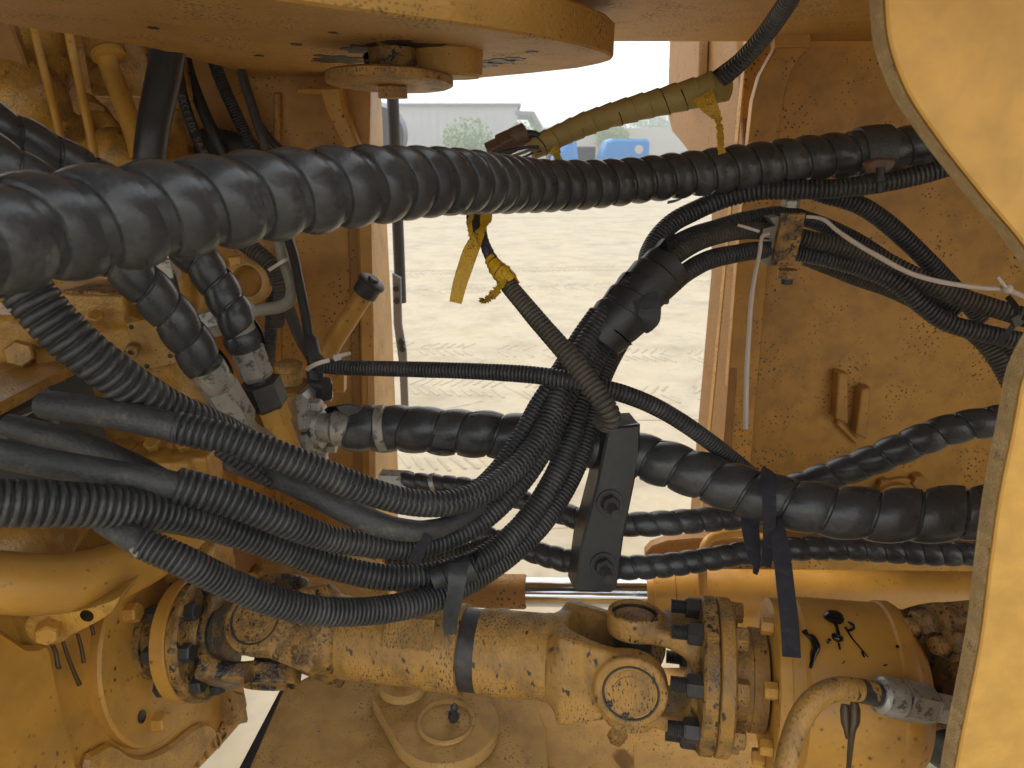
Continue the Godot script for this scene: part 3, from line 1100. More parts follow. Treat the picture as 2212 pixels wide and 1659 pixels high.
func build_frames() -> void:
	# near plate of the front frame, out of focus on the right
	var edge := []
	var raw := [[1917, -160], [1915, -60], [1916, 20], [1926, 100], [1964, 200], [2030, 300], [2085, 372], [2140, 440], [2215, 530], [2262, 610], [2268, 700], [2216, 810], [2192, 930], [2163, 1070], [2140, 1230], [2118, 1400], [2066, 1659], [2040, 1850]]
	for i in raw.size() - 1:
		for j in 4:
			var a: Array = raw[maxi(i - 1, 0)]
			var d: Array = raw[mini(i + 2, raw.size() - 1)]
			var q: Vector2 = cat(Vector2(a[0], a[1]), Vector2(raw[i][0], raw[i][1]), Vector2(raw[i + 1][0], raw[i + 1][1]), Vector2(d[0], d[1]), j / 4.0)
			edge.append([q.x, q.y])
	edge.append([2040, 1850])
	edge.append([2900, 1850])
	edge.append([2900, -160])
	var np := thing("front_frame_side_plate", "thick yellow frame plate, blurred, with a curved dusty cut edge at the right", "frame plate", on_z(2300, 1700, -0.58))
	put("plate", prism(poly_z(edge, -0.565), Vector3(0, 0, -0.024), 0.0015), M.near, np)
	var rim := []
	for q in edge.slice(0, edge.size() - 2):
		rim.append(q)
	# the flame-cut edge: a thin dusty skin standing 1 mm proud of the plate's edge
	var pe := poly_z(rim, -0.565)
	var skin_ := Mb.new()
	for i in pe.size() - 1:
		var e: Vector3 = (pe[i + 1] - pe[i]).normalized()
		var out := Vector3(e.y, -e.x, 0)
		if out.x > 0.0:
			out = -out
		var o1 := Vector3(0, 0, -0.0025) + out * 0.0012
		var o2 := Vector3(0, 0, -0.0225) + out * 0.0012
		skin_.quad(pe[i] + o1, pe[i + 1] + o1, pe[i + 1] + o2, pe[i] + o2, out)
	put("cut_edge", skin_, M.cut, np, "dusty flame cut edge")

	# front frame: ceiling plate, far side plate, its flange
	var ff := thing("front_chassis", "yellow welded front frame box with speckled far wall and ceiling plate", "machine frame", Vector3(0.95, 0.3, -1.7))
	put("ceiling_plate", box(Transform3D(Basis(), Vector3(0.92, 1.925, -1.0)), Vector3(1.7, 0.05, 1.42), 0.003), M.ceiling, ff)
	put("wall_plate", box(Transform3D(Basis(), Vector3(1.16, 1.05, -1.735)), Vector3(1.3, 1.75, 0.03), 0.003), M.wall, ff)
	var flange := [[1675, 58], [1753, 58], [1752, 103], [1729, 123], [1709, 160], [1695, 212], [1684, 297], [1672, 430], [1661, 570], [1623, 1005], [1600, 1300], [1530, 1300], [1562, 967], [1593, 570], [1606, 420], [1616, 320], [1627, 219], [1642, 164], [1674, 106]]
	put("flange", prism(poly_z(flange, -1.62), Vector3(0, 0, -0.03), 0.004), M.wall, ff)
	var fx := on_z(1600, 600, -1.62).x
	var web := [[1590, 75], [1447, 75], [1444, 160], [1443, 250], [1452, 285], [1475, 312], [1537, 400], [1536, 590], [1507, 920], [1484, 1180], [1476, 1300], [1537, 1300], [1563, 967], [1594, 570], [1608, 380]]
	put("web", prism(poly_x(web, fx - 0.004), Vector3(0.02, 0, 0), 0.003), M.brown, ff)
	var rib := [[1478, 70], [1512, 68], [1508, 180], [1476, 200]]
	put("stiffener", prism(poly_x(rib, fx - 0.030), Vector3(0.024, 0, 0), 0.003), M.brown, ff)
	put("weld_lip", box(Transform3D(Basis(), on_z(1495, 70, -2.4)), Vector3(0.08, 0.018, 0.1), 0.005), M.brown, ff)
	put("slot_block", prism(poly_z([[1675, 62], [1753, 62], [1753, 101], [1675, 103]], -1.60), Vector3(0, 0, -0.02), 0.003), M.ceiling, ff)
	put("deck_plate", box(Transform3D(Basis(), Vector3(1.95, 2.25, -1.05)), Vector3(2.3, 0.06, 1.5), 0.004), M.soot, ff)
	put("end_wall", box(Transform3D(Basis(), Vector3(2.0, 1.3, -1.15)), Vector3(0.06, 1.9, 1.3), 0.004), M.soot, ff)
	# small holder welded on the far wall
	for q in [[[1812, 805], [1833, 808], [1832, 915], [1806, 905]], [[1862, 842], [1881, 838], [1872, 950], [1850, 938]]]:
		put("holder_tab", prism(poly_z(q, -1.68), Vector3(0, 0, -0.035), 0.003), M.wall, ff)
	put("holder_foot", prism(poly_z([[1812, 905], [1850, 945], [1852, 962], [1808, 918]], -1.70), Vector3(0, 0, -0.03), 0.003), M.wall, ff)
	# boss with bolts low on the far wall
	put("port_boss", turned(on_z(1925, 1085, -1.735), Vector3(0, 0, 1), [[0, 0.085], [0.03, 0.085], [0.034, 0.08]], 40), M.wall, ff)
	put("port_ring", turned(on_z(1925, 1085, -1.70), Vector3(0, 0, 1), [[0, 0.06], [0.02, 0.06], [0.024, 0.055]], 40), M.cast, ff)
	put("bolt", hexagon(on_z(1978, 1034, -1.715), Vector3(0, 0, 1), 0.021, 0.025), M.wall, ff)
	put("bolt", hexagon(on_z(1906, 1042, -1.715), Vector3(0, 0, 1), 0.017, 0.02), M.wall, ff)
	put("floor_plate", box(Transform3D(Basis(), Vector3(1.15, 0.80, -1.60)), Vector3(1.25, 0.03, 0.24), 0.003), M.brown, ff)

	# upper hitch plate with its rounded nose
	var hp := [[598, 0], [702, 15], [840, 33], [975, 51], [1100, 70], [1215, 89], [1270, 102], [1308, 114], [1325, 125], [1322, 130], [1300, 137], [1250, 147], [1150, 158], [1043, 168], [900, 180], [700, 187], [560, 181], [530, 163], [490, 147], [330, 105], [160, 76], [0, 51], [-120, 30], [-260, -70], [0, -85], [400, -28]]
	var up := thing("upper_hitch_plate", "thick yellow upper hitch plate with rounded nose and dirty underside", "hitch plate", Vector3(-0.1, 1.82, -1.0))
	put("plate", prism(poly_y(hp, 1.822), Vector3(0, 0.052, 0), 0.003), M.ceiling, up)
	var sr := RandomNumberGenerator.new()
	sr.seed = 12
	for q in [[800, 106, 80], [740, 128, 62], [905, 103, 70], [1040, 140, 56], [1080, 132, 46], [1110, 128, 30], [770, 150, 40], [700, 132, 26], [860, 92, 40], [1010, 110, 34], [1150, 112, 16], [640, 96, 14], [560, 120, 12], [330, 60, 12], [720, 70, 10]]:
		var o := on_y(q[0], q[1], 1.8217)
		var sp := []
		var rr: float = q[2] / F * o.distance_to(EYE)
		for i in 22:
			var a := TAU * i / 22.0
			var k := rr * (0.55 + 0.45 * sr.randf()) * (1.0 if i % 3 else 0.7)
			sp.append(o + Vector3(cos(a) * k, 0, sin(a) * k * 1.6))
		put("grease_film", prism(sp, Vector3(0, -0.0006, 0), 0.0001), M.film, up)
	var pc := at(842, 186, 1.02)
	var cap := thing("pin_retainer", "chipped round pin retainer disc with hex bolt under the upper hitch plate", "pin retainer", pc)
	put("disc", turned(pc, Vector3(0.02, 1, -0.06), [[0, 0.082], [0.003, 0.089], [0.013, 0.089], [0.016, 0.085]], 56, 0.03), M.shaft, cap)
	put("boss", turned(at(852, 172, 1.03), Vector3.UP, [[0, 0.042], [0.012, 0.036], [0.04, 0.035], [0.06, 0.045]], 40, 0.06), M.greasy, cap)
	put("bolt", hexagon(pc + Vector3(0.004, -0.016, 0.0), Vector3.UP, 0.023, 0.017, 0.1), M.shaft, cap)
	var lg := thing("grease_block", "grease smeared block beside the round pin retainer disc", "block", at(965, 165, 1.05))
	put("block", turned(at(962, 168, 1.06), Vector3.UP, [[0, 0.050], [0.004, 0.054], [0.04, 0.056]], 40, 0.05), M.ceiling, lg)
	for q in [[1015, 128, 1.045, 0.012], [1022, 138, 1.045, 0.010], [1006, 132, 1.04, 0.009], [1024, 122, 1.05, 0.007], [800, 128, 1.02, 0.011], [812, 140, 1.02, 0.010]]:
		put("grease_lump", turned(at(q[0], q[1], q[2]), Vector3(0.2, 1, 0.9), [[-q[3] * 0.9, q[3] * 0.4], [-q[3] * 0.4, q[3] * 0.9], [0.0, q[3]], [q[3] * 0.5, q[3] * 0.8], [q[3] * 0.8, q[3] * 0.3]], 12, 0.15), M.tar, lg, "lump of black grease")

	# rear frame: recessed wall, post
	var rf := thing("rear_chassis", "yellow welded rear frame wall with an upright flanged post", "machine frame", Vector3(-0.55, 0.3, -1.6))
	put("wall_plate", prism(poly_z([[380, 100], [800, 100], [788, 400], [775, 1400], [380, 1400]], -1.60), Vector3(0, 0, -0.02), 0.002), M.wall, rf)
	put("deck_plate", box(Transform3D(Basis(), Vector3(-1.25, 2.22, -0.7)), Vector3(2.5, 0.06, 2.2), 0.004), M.soot, rf)
	put("engine_side_wall", box(Transform3D(Basis(), Vector3(-1.55, 1.3, -1.1)), Vector3(0.06, 1.9, 1.4), 0.004), M.soot, rf)
	put("top_plate", box(Transform3D(Basis(), Vector3(-0.62, 1.90, -1.52)), Vector3(0.62, 0.03, 0.3), 0.004), M.wall, rf)
	put("side_strip", prism(poly_z([[742, 200], [769, 200], [772, 480], [787, 1100], [787, 1400], [765, 1400], [762, 1000], [754, 600]], -1.575), Vector3(0, 0, -0.03), 0.003), M.brown, rf)
	put("flange", prism(poly_z([[744, 190], [800, 186], [797, 330], [801, 480], [806, 700], [812, 1020], [816, 1400], [786, 1400], [781, 900], [776, 600], [770, 400], [748, 315]], -1.545), Vector3(0, 0, -0.025), 0.004), M.paint, rf)
	var px := on_z(803, 700, -1.55).x
	put("web", prism(poly_x([[800, 160], [822, 160], [833, 420], [848, 720], [860, 1012], [860, 1400], [816, 1400], [808, 800], [802, 480], [798, 320]], px), Vector3(-0.016, 0, 0), 0.002), M.paint, rf)
	put("gusset", prism(poly_z([[640, 186], [738, 186], [742, 225], [770, 300], [792, 345], [752, 345], [700, 240], [690, 205], [640, 200]], -1.50), Vector3(0, 0, -0.06), 0.006), M.wall, rf)
	put("inner_rib", prism(poly_z([[590, 200], [604, 200], [608, 1200], [594, 1200]], -1.585), Vector3(0, 0, -0.02), 0.003), M.wall, rf)
	put("step_block", prism(poly_z([[560, 1226], [640, 1230], [760, 1250], [832, 1276], [836, 1300], [560, 1330]], -1.28), Vector3(0, 0, -0.1), 0.012), M.lower, rf)
	put("sill", prism(poly_z([[450, 1160], [620, 1175], [700, 1240], [700, 1420], [450, 1420]], -1.5), Vector3(0, 0, -0.05), 0.006), M.brown, rf)
	for q in [[555, 1230], [840, 1196], [762, 905]]:
		put("bolt", hexagon(on_z(q[0], q[1], -1.5), Vector3(0, 0, 1), 0.014, 0.03), M.cast, rf)

	# lower hitch plates under the drive shaft
	var lp := [[612, 1488], [720, 1430], [900, 1420], [1010, 1430], [1080, 1455], [1130, 1490], [1163, 1530], [1182, 1580], [1184, 1640], [1165, 1720], [1130, 1800], [440, 1860], [520, 1700]]
	var low := thing("lower_hitch_plate", "dusty yellow lower hitch plate with rounded end under the drive shaft", "hitch plate", Vector3(-0.2, 0.73, -1.0))
	put("plate", prism(poly_y(lp, 0.775), Vector3(0, -0.045, 0), 0.003), M.lower, low)
	put("seal_strip", prism(poly_y([[604, 1490], [616, 1490], [540, 1660], [450, 1860], [430, 1850], [515, 1660]], 0.772), Vector3(0, -0.05, 0), 0.002), M.black, low)
	var l2 := thing("front_lower_plate", "tan front lower plate below the rounded hitch plate, paint speckled", "hitch plate", Vector3(0.3, 0.68, -1.0))
	put("plate", prism(poly_y([[930, 1452], [1400, 1440], [1700, 1440], [1702, 1560], [1730, 1860], [930, 1860]], 0.72), Vector3(0, -0.04, 0), 0.003), M.lower, l2)
	put("raised_pad", prism(poly_y([[1369, 1602], [1560, 1596], [1700, 1600], [1712, 1800], [1375, 1800]], 0.742), Vector3(0, -0.021, 0), 0.004), M.lower, l2)
	put("stop_bolt", hexagon(on_y(1330, 1595, 0.74), Vector3(0.3, 1, 0.2), 0.016, 0.02), M.shaft, l2)
	# teardrop pin keeper with its nipple and bolt
	var c1 := on_y(963, 1560, 0.80)
	var c2 := on_y(862, 1498, 0.80)
	var kp := []
	var r1 := 0.087
	var r2 := 0.046
	var ang := atan2(c2.z - c1.z, c2.x - c1.x)
	var spread := acos((r1 - r2) / c1.distance_to(c2))
	for i in 25:
		var a := ang + spread + (TAU - 2.0 * spread) * i / 24.0
		kp.append(c1 + Vector3(cos(a), 0, sin(a)) * r1)
	for i in 13:
		var a := ang - spread + 2.0 * spread * i / 12.0
		kp.append(c2 + Vector3(cos(a), 0, sin(a)) * r2)
	var keep := thing("pin_keeper", "teardrop shaped pin keeper plate with grease nipple on the lower hitch plate", "pin keeper", Vector3(c1.x, 0.776, c1.z))
	put("keeper_plate", prism(kp, Vector3(0, -0.0235, 0), 0.004), M.lower, keep)
	put("weld_ring", lathe(c1, Vector3.UP, [[0.0, 0.048], [0.004, 0.0475], [0.006, 0.0445], [0.004, 0.0415], [0.0, 0.041]], 48, 0.012), M.lower, keep)
	put("grease_nipple", turned(c1 + Vector3(0.012, 0, -0.004), Vector3(0.08, 1, 0), [[0, 0.007], [0.006, 0.007], [0.006, 0.0095], [0.014, 0.0095], [0.016, 0.0055], [0.021, 0.005], [0.025, 0.0062], [0.029, 0.0058], [0.033, 0.003]], 16), M.steel, keep)
	var b := c2 + Vector3(0.008, 0.0, 0.0)
	put("washer", turned(b, Vector3.UP, [[0.0, 0.026], [0.012, 0.028], [0.014, 0.042], [0.024, 0.043], [0.028, 0.039]], 40), M.lower, keep)
	put("bolt", hexagon(b + Vector3(0.004, 0.028, 0.0), Vector3.UP, 0.018, 0.014), M.lower, keep)

# ---------------------------------------------------------------- transmission castings on the left
func build_castings() -> void:
	var P := {}
	P.back = at(190, 250, 1.68)
	P.l1 = at(55, 50, 1.27); P.l2 = at(92, 148, 1.27)
	P.low = at(50, 222, 1.22)
	P.box = at(280, 150, 1.42)
	P.r1 = at(372, 120, 1.34); P.r2 = at(384, 205, 1.33)
	P.r3 = at(366, 250, 1.37); P.r4 = at(372, 400, 1.37)
	P.boss = at(252, 340, 1.24)
	P.b1 = at(190, 214, 1.32); P.b2 = at(296, 332, 1.26)
	P.c1 = at(210, 250, 1.30); P.c2 = at(150, 330, 1.22)
	var fa := func(p: Vector3) -> float:
		var d := sd_box(p - P.back, Vector3(0.27, 0.24, 0.08), 0.03)
		d = smin(d, sd_rod(p, P.l1, P.l2, 0.066, 0.05), 0.012)
		d = smin(d, (p - P.low).length() - 0.072, 0.03)
		d = smin(d, sd_box(p - P.box, Vector3(0.062, 0.055, 0.05), 0.012), 0.02)
		d = smin(d, sd_rod(p, P.r1, P.r2, 0.024, 0.026), 0.012)
		d = smin(d, sd_rod(p, P.r3, P.r4, 0.028, 0.03), 0.02)
		d = smin(d, sd_rod(p, P.boss, P.boss + Vector3(0, -0.05, -0.2), 0.05, 0.08), 0.02)
		d = smin(d, sd_rod(p, P.b1, P.b2, 0.012, 0.014), 0.015)
		return smin(d, sd_rod(p, P.c1, P.c2, 0.016, 0.03), 0.02)
	var ta := thing("upper_gear_casing", "rough cast yellow gear casing with ribs and a domed boss, upper left", "gear casing", at(200, 380, 1.45))
	put("casing", skin(at(200, 250, 1.45) - Vector3(0.42, 0.32, 0.36), at(200, 250, 1.45) + Vector3(0.3, 0.32, 0.32), 0.0065, fa), M.cast_wet, ta)
	put("bolt", hexagon(at(207, 246, 1.29), Vector3(0.35, 0.25, 0.9), 0.019, 0.012, 0.5), M.cast, ta, "bolt head with raised grade marks")
	put("cover_bracket", prism([at(-20, 40, 1.15), at(20, 45, 1.15), at(34, 120, 1.15), at(36, 158, 1.15), at(28, 166, 1.15), at(-20, 168, 1.15)], Vector3(0, 0, -0.02), 0.004), M.brown, ta, "dark brown sheet bracket")

	P.m0 = at(270, 920, 1.50)
	P.m1 = at(212, 650, 1.28)
	P.m2 = at(255, 745, 1.31)
	P.m3 = at(345, 745, 1.33)
	P.m4 = at(415, 770, 1.33); P.m5 = at(420, 860, 1.35)
	P.m6 = at(262, 900, 1.36)
	P.m7 = at(300, 980, 1.24)
	P.m8 = at(365, 1018, 1.24)
	P.m9 = at(430, 1012, 1.26)
	P.n0 = at(40, 720, 1.24)
	P.n1 = at(85, 760, 1.13)
	P.n2 = at(520, 610, 1.45); P.n3 = at(470, 650, 1.42)
	var tw := Basis.from_euler(Vector3(0, -0.25, 0.06))
	var fb := func(p: Vector3) -> float:
		var d := sd_box(p - P.m0, Vector3(0.20, 0.34, 0.07), 0.03)
		d = smin(d, sd_box(tw * (p - P.m1), Vector3(0.060, 0.028, 0.07), 0.007), 0.008)
		d = smin(d, sd_box(tw * (p - P.m2), Vector3(0.058, 0.065, 0.06), 0.012), 0.012)
		d = smin(d, sd_box(tw * (p - P.m3), Vector3(0.052, 0.055, 0.05), 0.010), 0.012)
		d = smin(d, sd_rod(p, P.m4, P.m5, 0.042, 0.05), 0.02)
		d = smin(d, sd_box(p - P.m6, Vector3(0.055, 0.12, 0.05), 0.015), 0.02)
		d = smin(d, sd_box(tw * (p - P.m7), Vector3(0.048, 0.010, 0.04), 0.006), 0.008)
		d = smin(d, sd_box(tw * (p - P.m8), Vector3(0.042, 0.030, 0.03), 0.007), 0.008)
		d = smin(d, sd_box(p - P.m9, Vector3(0.030, 0.035, 0.03), 0.006), 0.008)
		d = smin(d, sd_box(p - P.n0, Vector3(0.08, 0.045, 0.06), 0.02), 0.02)
		return smin(d, sd_rod(p, P.n2, P.n3, 0.05, 0.04), 0.02)
	var tb := thing("middle_gear_casing", "stepped cast yellow valve casing with riveted nameplate behind the hoses", "gear casing", at(260, 1150, 1.4))
	put("casing", skin(at(270, 860, 1.40) - Vector3(0.36, 0.38, 0.22), at(270, 860, 1.40) + Vector3(0.32, 0.38, 0.28), 0.0065, fb), M.cast, tb)
	# nameplate: tilted metal tag with rivets and stamped figures
	var ny := Vector3(-0.12, 0.97, 0.1).normalized()
	var nz := Vector3(0.25, 0.02, 0.96).normalized()
	var nx := ny.cross(nz).normalized()
	nz = nx.cross(ny).normalized()
	var no := at(328, 742, 1.262)
	var npl := put("nameplate", box(Transform3D(Basis(nx, ny, nz), no), Vector3(0.058, 0.088, 0.003), 0.001), M.lower, tb)
	for q in [[-0.022, 0.036], [0.022, -0.028], [-0.02, -0.038], [0.023, 0.036]]:
		put("rivet", turned(no + nx * q[0] + ny * q[1] + nz * 0.0015, nz, [[0, 0.0042], [0.002, 0.0038], [0.0032, 0.002]], 12), M.steel, npl)
	put("dowel", turned(at(289, 752, 1.25), nz, [[0, 0.0115], [0.02, 0.0115], [0.022, 0.0095], [0.022, 0.005], [0.012, 0.005]], 20), M.shaft, tb)
	for tx in [["402716", -0.006], ["1021", 0.017]]:
		var tm := TextMesh.new()
		tm.text = tx[0]
		tm.font_size = 16
		tm.pixel_size = 0.0006
		tm.depth = 0.0006
		var o := MeshInstance3D.new()
		o.name = "stamping"
		o.mesh = tm
		o.material_override = M.brown
		npl.add_child(o, true)
		o.transform = Transform3D(Basis(-ny, nx, nz), no + nx * tx[1] + nz * 0.0019 - where_is(npl))
	put("square_bolt", hexagon(at(46, 762, 1.16), Vector3(0.5, 0.2, 1), 0.022, 0.03, 0.6), M.cast, tb)
	put("port_ring", lathe(at(540, 606, 1.38), Vector3(-0.1, 0.1, 1), [[0, 0.046], [0.012, 0.046], [0.014, 0.043], [0.014, 0.03], [0.004, 0.029]], 36), M.cast, tb)
	put("tab", prism([at(490, 556, 1.3), at(518, 553, 1.3), at(520, 572, 1.3), at(494, 580, 1.3)], Vector3(0, 0, -0.02), 0.002), M.paint, tb)
	for q in [[432, 888, 1.24], [398, 962, 1.2], [330, 962, 1.19], [210, 690, 1.2]]:
		put("cap_screw", hexagon(at(q[0], q[1], q[2]), Vector3(0.25, 0.75, 0.6), 0.013, 0.014, q[0]), M.cast, tb)
	put("top_gasket", prism([at(138, 626, 1.20), at(190, 608, 1.25), at(262, 606, 1.25), at(286, 622, 1.22), at(240, 632, 1.18)], Vector3(0, -0.006, 0), 0.001), M.greasy, tb)
	put("oil_seep", turned(at(262, 968, 1.17), Vector3(0.1, 1, 0.3), [[0, 0.02], [0.004, 0.022], [0.008, 0.012]], 16, 0.2), M.brown, tb)

	# left mounting bracket and its rubber block
	var br := thing("mounting_bracket", "yellow bracket plate with a big hex bolt at the left edge", "bracket", at(60, 860, 0.95))
	var bt := [on_y(-60, 800, 1.355), on_y(66, 764, 1.355), on_y(178, 766, 1.355), on_y(176, 780, 1.355), on_y(-30, 886, 1.355), on_y(-90, 915, 1.355)]
	put("plate", prism(bt, Vector3(0, -0.018, 0), 0.003), M.cast, br)
	put("bolt", hexagon(on_y(100, 772, 1.356), Vector3(0.02, 1, 0.05), 0.034, 0.022, 0.15), M.cast, br)
	var rb := thing("rubber_mount", "black rubber mount block under the yellow bracket plate", "rubber mount", at(110, 960, 0.95))
	var bk: Array = []
	for p in [bt[2] + Vector3(0.0, -0.019, -0.01), bt[3] + Vector3(0.0, -0.019, 0.0), bt[4] + Vector3(0, -0.019, -0.004), bt[5] + Vector3(0, -0.019, -0.004), bt[0] + Vector3(0, -0.019, 0.0)]:
		bk.append(p)
	put("block", prism(bk, Vector3(0, -0.038, 0), 0.006), M.black, rb)
	put("guard_panel", prism([at(-160, 860, 1.12), at(60, 870, 1.14), at(140, 1000, 1.14), at(150, 1100, 1.14), at(-160, 1110, 1.12)], Vector3(0, 0, -0.03), 0.004), M.black, rb)
	put("side_block", prism([at(60, 880, 1.02), at(198, 800, 1.08), at(214, 830, 1.09), at(216, 960, 1.09), at(150, 960, 1.06), at(90, 945, 1.03)], Vector3(0.02, 0, -0.08), 0.006), M.black, rb)
	put("saddle", prism([at(-30, 935, 0.84), at(40, 905, 0.86), at(90, 880, 0.88), at(130, 885, 0.9), at(112, 905, 0.9), at(60, 930, 0.87), at(40, 960, 0.86), at(-30, 985, 0.84)], Vector3(0, 0, -0.05), 0.006), M.black, rb)

	# casing behind the thick pipe
	P.q0 = at(250, 1235, 1.27)
	P.q1 = at(430, 1225, 1.27)
	P.q2 = at(60, 1180, 1.16)
	var fc := func(p: Vector3) -> float:
		var d := sd_box(tw * (p - P.q0), Vector3(0.15, 0.075, 0.05), 0.008)
		d = smin(d, sd_box(p - P.q1, Vector3(0.045, 0.055, 0.05), 0.006), 0.006)
		return smin(d, sd_rod(p, P.q2, P.q2 + Vector3(-0.02, 0.0, -0.1), 0.06, 0.06), 0.01)
	var tc := thing("lower_gear_casing", "tan cast block behind the thick yellow pipe at left", "gear casing", at(250, 1300, 1.27))
	put("casing", skin(at(240, 1210, 1.26) - Vector3(0.28, 0.13, 0.12), at(240, 1210, 1.26) + Vector3(0.26, 0.14, 0.16), 0.006, fc), M.cast, tc)

	# output housing with round cover on the shaft axis
	var o := at(325, 1398, 1.19)
	var ax := axis_x()
	var f := func(pts: Array, off := 0.0) -> Array:
		var q := []
		for p in pts:
			q.append(on_plane(p[0], p[1], o + ax * off, ax))
		return q
	var hs := thing("output_housing", "large cast yellow output housing with round bolted cover, lower left", "gear housing", at(250, 1640, 1.2))
	put("body", prism(f.call([[-90, 1300], [120, 1290], [300, 1240], [430, 1230], [520, 1420], [540, 1520], [531, 1562], [490, 1610], [440, 1662], [400, 1720], [330, 1830], [-90, 1830]]), -ax * 0.32, 0.012), M.paint, hs)
	put("raised_panel", prism(f.call(rounded([[-90, 1340], [60, 1392], [108, 1386], [124, 1450], [143, 1540], [166, 1622], [172, 1650], [190, 1668], [180, 1830], [-90, 1830]], 3), 0.022), -ax * 0.03, 0.008), M.paint, hs)
	put("lower_rib", prism(f.call(rounded([[190, 1640], [214, 1618], [240, 1604], [262, 1612], [285, 1628], [320, 1632], [370, 1610], [440, 1560], [470, 1590], [400, 1680], [300, 1760], [190, 1740]], 3), 0.012), -ax * 0.02, 0.006), M.cast, hs)
	put("corner_lug", prism(f.call([[505, 1490], [530, 1496], [540, 1560], [512, 1566]], 0.03), -ax * 0.06, 0.006), M.shaft, hs)
	put("cover", turned(o, ax, [[0.0, 0.150], [0.014, 0.150], [0.018, 0.146], [0.018, 0.08], [0.020, 0.075]], 72), M.paint, hs)
	for q in [[282, 1324], [343, 1560], [255, 1480]]:
		if q[0] == 255:
			continue
		put("bolt", hexagon(on_plane(q[0] - 6, q[1], o + ax * 0.018, ax), ax, 0.0155, 0.019, 0.2), M.paint, hs)
	put("bolt_hole", turned(on_plane(306, 1548, o + ax * 0.0185, ax), ax, [[0, 0.010], [0.0012, 0.010]], 18), M.tar, hs)
	var letters := [["1", 432, 1648], ["1", 452, 1630], ["0", 478, 1606], ["S", 492, 1586], ["1", 512, 1548], ["1", 526, 1522]]
	for l in letters:
		var tm := TextMesh.new()
		tm.text = l[0]
		tm.font_size = 32
		tm.pixel_size = 0.0014
		tm.depth = 0.008
		var t := MeshInstance3D.new()
		t.name = "raised_letter"
		t.mesh = tm
		t.material_override = M.cast
		hs.add_child(t, true)
		var side := Vector3.UP.cross(ax).normalized()
		var upv := ax.cross(side).normalized()
		t.transform = Transform3D(Basis(side, upv, ax), on_plane(l[1] - 12, l[2] - 8, o + ax * 0.001, ax) - where_is(hs))
	# oil runs on the face of the housing
	for q in [[[108, 1382], [122, 1405], [128, 1438], [132, 1440]], [[136, 1378], [150, 1420], [166, 1460], [175, 1480]], [[170, 1370], [178, 1398], [184, 1432]], [[190, 1330], [200, 1352], [205, 1372]]]:
		var pt := []
		for i in q.size():
			var pq := on_plane(q[i][0], q[i][1], o + ax * 0.0235, ax)
			pt.append([pq - ax * 0.0018, 0.0020 + 0.0004 * i])
		put("oil_run", tube(path_of(pt), "plain", {"segs": 8, "wob": 0.1}), M.oil, hs)

	# thick pipe and the flange under it
	var pp := thing("coolant_pipe", "thick smooth yellow pipe bending up from the lower left edge", "pipe", at(150, 1330, 0.92))
	put("pipe", tube(run([[-110, 1252, 140, 0.84], [0, 1258, 134, 0.87], [100, 1262, 130, 0.91], [200, 1250, 126, 0.96], [290, 1216, 118, 1.02], [370, 1165, 108, 1.08], [430, 1110, 100, 1.13]]), "plain", {"segs": 48, "wob": 0.003}), M.paint, pp)
	var fl := thing("pipe_flange", "rough cast yellow flange lug with a hex bolt under the thick pipe", "flange", at(100, 1395, 0.93))
	put("lug", prism(poly_z(rounded([[-60, 1310], [80, 1326], [160, 1322], [238, 1300], [258, 1290], [240, 1322], [196, 1350], [140, 1376], [80, 1392], [20, 1396], [-60, 1392]], 3), -0.775), Vector3(0, 0, -0.05), 0.006), M.cast, fl)
	put("spot_face", turned(on_z(108, 1352, -0.774), Vector3(0.3, 0, 1), [[0, 0.027], [0.002, 0.027], [0.003, 0.024]], 28), M.cast, fl)
	put("bolt", hexagon(on_z(108, 1352, -0.773), Vector3(0.35, -0.05, 1), 0.0145, 0.022, 0.4), M.paint, fl)
	put("hole", turned(on_z(188, 1330, -0.775), Vector3(0, 0, 1), [[-0.004, 0.0085], [0.0008, 0.0085]], 20), M.tar, fl)

# ---------------------------------------------------------------- drive shaft, joints, pump housing
var JL := at(600, 1365, 1.15)      # centre of the left joint's cross
var JR := at(1365, 1435, 1.05)     # centre of the right joint's cross

func axis_x() -> Vector3:
	return (JL - at(330, 1386, 1.17)).normalized()

func frame_of(o: Vector3, x: Vector3, roll := 0.0) -> Transform3D:
	var z := x.cross(Vector3.UP).normalized()
	var y := z.cross(x).normalized()
	return Transform3D(Basis(x, y, z) * Basis(Vector3.RIGHT, roll), o)

# distance along a line at which it passes picture column px
func along(o: Vector3, x: Vector3, px: float) -> float:
	var k := (px - 1106.0) / F
	var fw := Vector3(0, -sn, -ct)
	var r := o - EYE
	return (k * r.dot(fw) - r.x) / (x.x - k * x.dot(fw))

